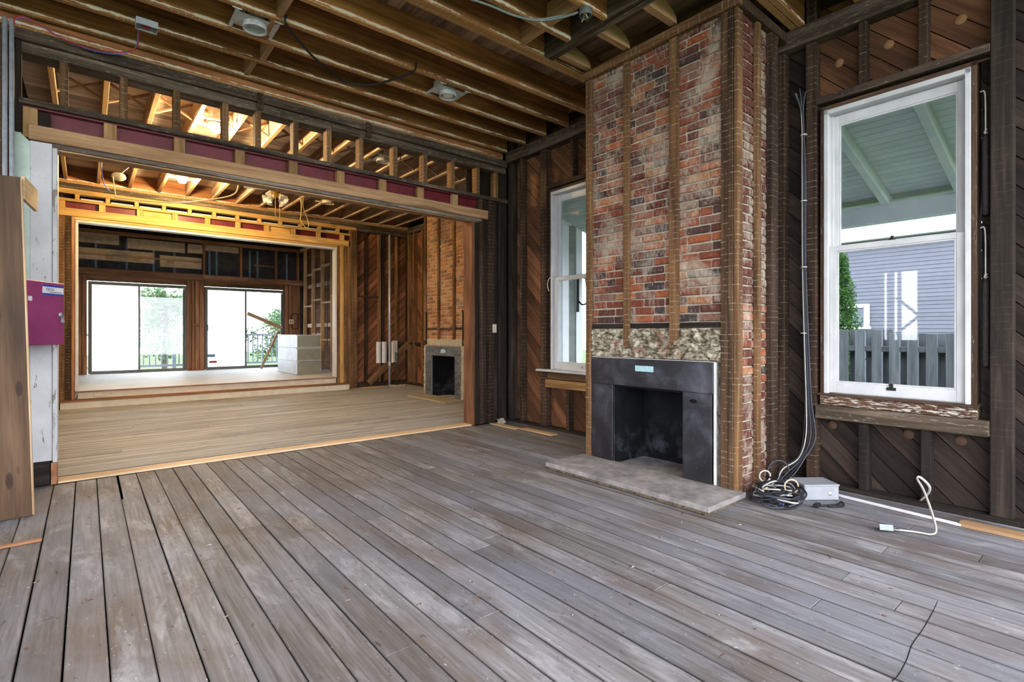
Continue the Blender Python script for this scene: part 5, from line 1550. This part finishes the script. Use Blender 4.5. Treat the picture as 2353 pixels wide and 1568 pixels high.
# ================================================================== MIDDLE ROOM: WHITE PANEL COVERS AND PIPE
bp = thing('breaker_panel', 'white open breaker panel covers on the far stud wall', 'electrical panel', (5.47, 11.3, 0.55))
box('back_box', 5.63, 5.74, 11.23, 11.275, 0.56, 1.07, M['enamel'], bp)
box('side_flange', 5.61, 5.628, 11.15, 11.275, 0.56, 1.03, M['ivory'], bp)
for xa, xb, y in ((5.205, 5.325, 11.24), (5.345, 5.465, 11.235), (5.568, 5.608, 11.19)):
    pts = [(xa + (xb - xa) * i / 8, y - 0.03 * math.sin(PI * i / 8)) for i in range(9)]
    poly = pts + [(x, yy + 0.012) for x, yy in reversed(pts)]
    prism('cover', poly, Matrix.Translation((0, 0, 0.80)), 0.50, M['enamel'], bp)
box('dark_green_block', 5.655, 5.72, 11.18, 11.225, 0.58, 0.80, M['armored'], bp, 0.02)  # dark green object of unknown kind, first taken for a bottle
cp = thing('conduit', 'grey vertical conduit pipe running past the white breaker panel', 'pipe', (5.525, 11.22, 0))
tube('pipe', [(5.525, 11.21, 0.002), (5.525, 11.21, 3.58)], 0.027, M['steel'], cp, 0, 16)
lathe('coupling', [(0.031, -0.05), (0.034, -0.045), (0.034, 0.045), (0.031, 0.05)], Matrix.Translation((5.525, 11.21, 0.52)), M['steel'], cp, 16)
rubble = thing('rubble', 'small heap of tan debris in the far corner of the middle room', 'rubble', (5.75, 10.9, 0))
rr = random.Random(9)
for i in range(9):
    x, y = 5.72 + rr.uniform(-0.25, 0.22), 11.0 + rr.uniform(-0.2, 0.15)
    s = rr.uniform(0.03, 0.07)
    link('lump', boxmesh(s * 1.6, s, s * 0.7, M['mortar'], 0.008, 'lump'), Matrix.Translation((x, y, s * 0.36 + 0.002)) @ Matrix.Rotation(rr.uniform(0, 3), 4, 'Z'), rubble)

# ================================================================== FAR ROOM THINGS
for i, (lab) in enumerate(('lowest of three stacked sheet metal duct sections', 'middle of three stacked sheet metal duct sections', 'topmost of three stacked sheet metal duct sections')):
    z0 = 0.266 + i * 0.317
    d = thing('duct_section', lab + ' by the sliding door', 'duct', (4.1, 13.4, z0), 'stacked duct sections')
    x0, x1, y0, y1 = 3.84, 4.38, 12.6, 14.2
    box('side_panel', x0, x0 + 0.004, y0, y1, z0, z0 + 0.312, M['duct_lit'], d, 0.0)
    box('side_panel', x1 - 0.004, x1, y0, y1, z0, z0 + 0.312, M['duct_lit'], d, 0.0)
    box('end_panel', x0 + 0.005, x1 - 0.005, y0, y0 + 0.004, z0, z0 + 0.312, M['duct'], d, 0.0)
    box('top_panel', x0 + 0.005, x1 - 0.005, y0 + 0.005, y1, z0 + 0.308, z0 + 0.312, M['duct'], d, 0.0)
    for zz in (z0 + 0.003, z0 + 0.294):
        box('flange', x0 - 0.012, x1 + 0.012, y0 - 0.014, y0 - 0.001, zz, zz + 0.017, M['duct_lit'] if i else M['duct'], d, 0.002)
        box('flange', x0 - 0.014, x0 - 0.001, y0, y1, zz, zz + 0.017, M['duct_lit'], d, 0.002)
    box('corner_clip', x0 - 0.022, x0 + 0.03, y0 - 0.022, y0 - 0.0145, z0 + 0.285, z0 + 0.312, M['enamel'], d, 0.002)
tag(beam('leaning_plank', (3.43, 15.62, 1.80), (4.37, 15.74, 1.40), 0.03, 0.10, 'frame_new'), 'tan plank slanting across the clear pane of the sliding door', 'board')
tag(beam('leaning_plank', (3.69, 15.25, 0.275), (4.30, 15.82, 1.33), 0.03, 0.07, 'frame_new'), 'steep tan plank propped behind the stacked duct sections', 'board')
op = thing('outlet_plate', 'cream double outlet plate on the post beside the sliding door', 'outlet', (4.68, 15.86, 1.58))
box('plate', 4.60, 4.74, 15.862, 15.874, 1.52, 1.66, M['ivory'], op, 0.003)
for x in (4.632, 4.692):
    box('socket', x, x + 0.022, 15.858, 15.8618, 1.57, 1.61, M['grey_cable'], op, 0.002)
tube('bracket', [(4.66, 15.86, 1.66), (4.66, 15.84, 1.78), (4.72, 15.84, 1.82), (4.83, 15.84, 1.82), (4.85, 15.84, 1.78), (4.85, 15.84, 1.42), (4.82, 15.84, 1.38), (4.72, 15.84, 1.38), (4.68, 15.85, 1.44), (4.67, 15.86, 1.52)], 0.010, M['iron'], op, 4, 6)

# ================================================================== FLOOR DEBRIS
vs, fs = [], []
rd = random.Random(21)
for i in range(170):
    x, y = rd.uniform(-0.3, 4.3), rd.uniform(0.6, 5.5)
    if (x > 3.2 and 1.7 < y < 3.6) or (x > 3.6 and y < 2.0):
        continue
    L, w_, h_, a = rd.uniform(0.004, 0.02), rd.uniform(0.0015, 0.005), rd.uniform(0.001, 0.003), rd.uniform(0, PI)
    ca, sa = math.cos(a), math.sin(a)
    k = len(vs)
    for p in (-L, L):
        for q in (-w_, w_):
            for z in (0.0015, 0.0015 + h_):
                vs.append((x + p * ca - q * sa, y + p * sa + q * ca, z))
    fs += [tuple(k + j for j in q) for q in ((0, 1, 3, 2), (4, 6, 7, 5), (0, 4, 5, 1), (2, 3, 7, 6), (0, 2, 6, 4), (1, 5, 7, 3))]
tag(link('debris', mesh('debris', vs, fs, wood('sash_old', 0)), Matrix.Identity(4)), 'tiny dark splinters and grit scattered over the plank floor', 'debris', None, 'stuff')

# ================================================================== OUTSIDE
gr = structure('ground', 'lawn around the house', (8, 8, -0.72))
box('lawn', -30, 45, -25, 60, -0.80, -0.72, M['lawn'], gr, 0.0)


def leaves(rng, centers, per, size):
    vs, fs = [], []
    for (c, rad) in centers:
        for _ in range(per):
            d = Vector((rng.gauss(0, 1), rng.gauss(0, 1), rng.gauss(0, 1))).normalized() * (rng.random() ** 0.33)
            p = Vector(c) + Vector((d.x * rad[0], d.y * rad[1], d.z * rad[2]))
            a = Vector((rng.gauss(0, 1), rng.gauss(0, 1), rng.gauss(0, 1))).normalized()
            b = a.orthogonal().normalized()
            s = size * rng.uniform(0.6, 1.3)
            k = len(vs)
            vs += [p - a * s, p + b * s * 0.45, p + a * s, p - b * s * 0.45]
            fs.append((k, k + 1, k + 2, k + 3))
    return vs, fs


pr = structure('porch_roof', 'green-grey boarded porch roof sloping away from the windows', (6, 2.5, 2.9))
SL = -0.28
def rz(x):
    return 3.144 + SL * (x - 5.2)
for k in range(25):
    xa, xb = 4.88 + k * 0.0925, 4.88 + (k + 1) * 0.0925
    m_ = M['porch'] if k > 0 else M['porch_dark']
    beam('roof_board', ((xa + xb) / 2, -2.2, rz((xa + xb) / 2) + 0.135), ((xa + xb) / 2, 5.84, rz((xa + xb) / 2) + 0.135), 0.0925, 0.018, m_, pr, 0.002, up=(0.27, 0, 0.963))
for y in (-1.4, -0.77, -0.14, 0.49, 1.12, 1.75, 2.38, 3.01, 3.64):
    beam('rafter', (4.88, y, rz(4.88) + 0.06), (7.0, y, rz(7.0) + 0.06), 0.07, 0.12, M['porch'], pr, 0.003)
beam('roof_cover', (4.86, 1.82, rz(4.86) + 0.165), (7.3, 1.82, rz(7.3) + 0.165), 8.04, 0.03, M['porch_dark'], pr, 0.0)
box('porch_beam', 6.86, 7.02, -2.2, 5.84, 2.50, 2.70, M['ext_white'], pr, 0.004)
for y in (-1.5, 5.3):
    box('porch_post', 6.87, 7.01, y, y + 0.14, -0.3, 2.50, M['ext_white'], pr, 0.004)
pf = structure('porch_floor', 'grey painted porch deck under the windows', (6, 2.5, -0.3))
for k in range(16):
    box('deck_board', 4.88 + k * 0.135, 4.88 + k * 0.135 + 0.131, -2.2, 5.8, -0.34, -0.31, M['deck'], pf, 0.002)

# the wing of the house beside the porch
wgx = structure('wall_wing', 'shingled wing wall with white corner boards beyond the narrow window', (5.6, 5.87, 0))
box('corner_board', 6.21, 6.36, 5.835, 5.88, -0.6, 3.05, M['ext_white'], wgx, 0.004)
box('casing_board', 5.885, 6.04, 5.835, 5.88, -0.6, 3.0, M['ext_white'], wgx, 0.004)
box('head_casing', 5.60, 6.10, 5.825, 5.88, 3.0, 3.14, M['ext_white'], wgx, 0.004)
box('shutter', 5.60, 5.88, 5.85, 5.88, -0.4, 2.9, M['armored'], wgx, 0.003)
for k in range(34):
    z = -0.6 + k * 0.112
    beam('shingle', (6.043, 5.862, z + 0.06), (6.208, 5.862, z + 0.06 + RND.uniform(-0.004, 0.004)), 0.016, 0.118, M['shingle'], wgx, 0.002)
ln = thing('wall_lantern', 'black iron lantern on the white corner board outside the narrow window', 'lantern', (6.3, 5.8, 1.7))
box('back_plate', 6.215, 6.265, 5.815, 5.834, 1.60, 2.18, M['iron'], ln, 0.004)
tube('scroll_arm', [(6.24, 5.81, 1.78), (6.27, 5.76, 1.72), (6.31, 5.70, 1.74), (6.33, 5.66, 1.80), (6.31, 5.66, 1.84), (6.29, 5.68, 1.82)], 0.013, M['iron'], ln, 6, 8)
LM = Matrix.Translation((6.335, 5.66, 1.86))
lathe('lantern_cage', [(0.02, 0.0), (0.045, 0.02), (0.075, 0.28), (0.07, 0.29)], LM, M['iron'], ln, 6, False)
lathe('lantern_cap', [(0.10, 0.28), (0.085, 0.31), (0.05, 0.38), (0.055, 0.385), (0.03, 0.43), (0.012, 0.45), (0.016, 0.47), (0.008, 0.50), (0.001, 0.55)], LM, M['iron'], ln, 6, False)

fe = thing('fence', 'weathered grey shadowbox fence of upright boards beyond the porch', 'fence', (10, 2.5, -0.72))
for k in range(52):
    y = -0.6 + k * 0.118
    front = k % 2
    x = 9.93 if front else 10.07
    h = 1.31 + RND.uniform(-0.012, 0.012) if y > 2.36 else 1.235 + RND.uniform(-0.012, 0.012)
    box('fence_board', x - 0.009, x + 0.009, y, y + 0.138, -0.70, h, 'fence', fe, 0.003)
for z in (-0.35, 0.25, 0.95):
    box('fence_rail', 9.94, 10.06, -0.7, 5.7, z, z + 0.085, 'fence', fe, 0.004)

ho = thing('house', 'lavender-grey clapboard house with a white framed window behind the fence', 'house', (16.3, 4, -0.72))
box('house_core', 16.02, 19.0, -4.0, 12.0, -0.72, 3.72, M['siding'], ho, 0.0)
for k in range(44):
    z = -0.6 + k * 0.0985
    m_ = Matrix.Translation((16.004, 4.0, z + 0.05)) @ Matrix.Rotation(0.14, 4, 'Y')
    link('clapboard', boxmesh(0.014, 16.0, 0.104, M['siding'], 0.001, 'clapboard'), m_, ho)
wn_ = link('house_window', None, Matrix.Translation((15.95, 4.7, 1.42)), ho)
for q in ((4.43, 4.55, 1.42, 1.93), (5.05, 5.17, 1.42, 1.93), (4.43, 5.17, 1.93, 2.03), (4.40, 5.20, 1.36, 1.42)):
    box('window_casing', 15.93, 15.99, q[0], q[1], q[2], q[3], M['ext_white'], wn_, 0.003)
box('window_pane', 15.965, 15.975, 4.55, 5.05, 1.42, 1.93, M['house_glass'], wn_, 0.0)
box('muntin', 15.945, 15.963, 4.79, 4.81, 1.42, 1.93, M['ext_white'], wn_, 0.001)
roof = prism('eave', [(-8.2, 0.0), (8.2, 0.0), (8.2, 0.1), (-8.2, 0.1)], Matrix(((0, 0, 1, 16.2), (1, 0, 0, 4.0), (0, 1, 0, 3.70), (0, 0, 0, 1))), 0.9, M['ext_white'], ho)

rh = random.Random(3)
hg = thing('arborvitae', 'dense green evergreen shrub between the porch and the clapboard house', 'shrub', (11.5, 3.6, -0.72))
cen = []
for i in range(26):
    z = -0.4 + i * 0.125
    r = 0.42 * (1 - max(0, (z - 1.2)) / 2.4)
    for j in range(5):
        a = j * 1.257 + i
        cen.append(((11.5 + math.cos(a) * r * 0.6, 3.72 + math.sin(a) * r * 0.6, z), (r * 0.5, r * 0.5, 0.16)))
vs, fs = leaves(rh, cen, 130, 0.032)
c0 = Vector((11.5, 3.72, 1.0))
link('foliage', mesh('foliage', [v - c0 for v in vs], fs, M['hedge']), Matrix.Translation(c0), hg)
tube('trunk', [(11.5, 3.72, -0.72), (11.5, 3.72, 2.6)], [0.06, 0.02], M['bark'], hg, 0, 8)

# deck and railing outside the sliding doors
dk = structure('deck_floor', 'grey deck outside the sliding doors', (2.4, 17, 0.1))
for k in range(15):
    box('deck_board', -1.5, 7.5, 16.1 + k * 0.14, 16.1 + k * 0.14 + 0.136, 0.12, 0.15, M['deck'], dk, 0.002)
ra = thing('deck_railing', 'blue-grey deck railing with slim balusters outside the sliding doors', 'railing', (2.4, 17.6, 0.15))
box('top_rail', -1.5, 7.5, 17.56, 17.66, 1.17, 1.23, M['deck'], ra, 0.004)
box('bottom_rail', -1.5, 7.5, 17.58, 17.64, 0.30, 0.36, M['deck'], ra, 0.004)
for k in range(64):
    x = -1.45 + k * 0.14
    box('baluster', x, x + 0.032, 17.595, 17.627, 0.36, 1.17, M['deck'], ra, 0.002)
for x in (-1.5, 1.9, 5.3):
    box('rail_post', x, x + 0.09, 17.56, 17.65, 0.15, 1.30, M['deck'], ra, 0.004)
for i, (x, y, h, s, lab) in enumerate(((2.2, 23.0, 2.9, 1.2, 'pale leafy tree outside the first sliding door'), (-3.5, 27.0, 4.2, 1.5, 'broad pale tree far beyond the whited-out pane'), (6.4, 23.0, 2.3, 1.2, 'low pale green tree outside the second sliding door'), (13.5, 27.0, 4.6, 1.6, 'far pale tree beyond the deck railing end'))):
    t = thing('tree', lab, 'tree', (x, y, -0.72), 'trees beyond the deck')
    rt = random.Random(40 + i)
    cen = [((x + rt.gauss(0, s * 0.55), y + rt.gauss(0, s * 0.4), -0.2 + h * (0.25 + 0.75 * rt.random())), (s * 0.38, s * 0.38, s * 0.32)) for _ in range(26)]
    vs, fs = leaves(rt, cen, 130, 0.085)
    c0 = Vector((x, y, h * 0.6))
    link('foliage', mesh('foliage', [v - c0 for v in vs], fs, M['leaf']), Matrix.Translation(c0), t)
    tube('trunk', [(x, y, -0.72), (x + 0.1, y, h * 0.4), (x, y, h * 0.85)], 0.09, M['bark'], t, 4, 8)

bpy.context.view_layer.update()
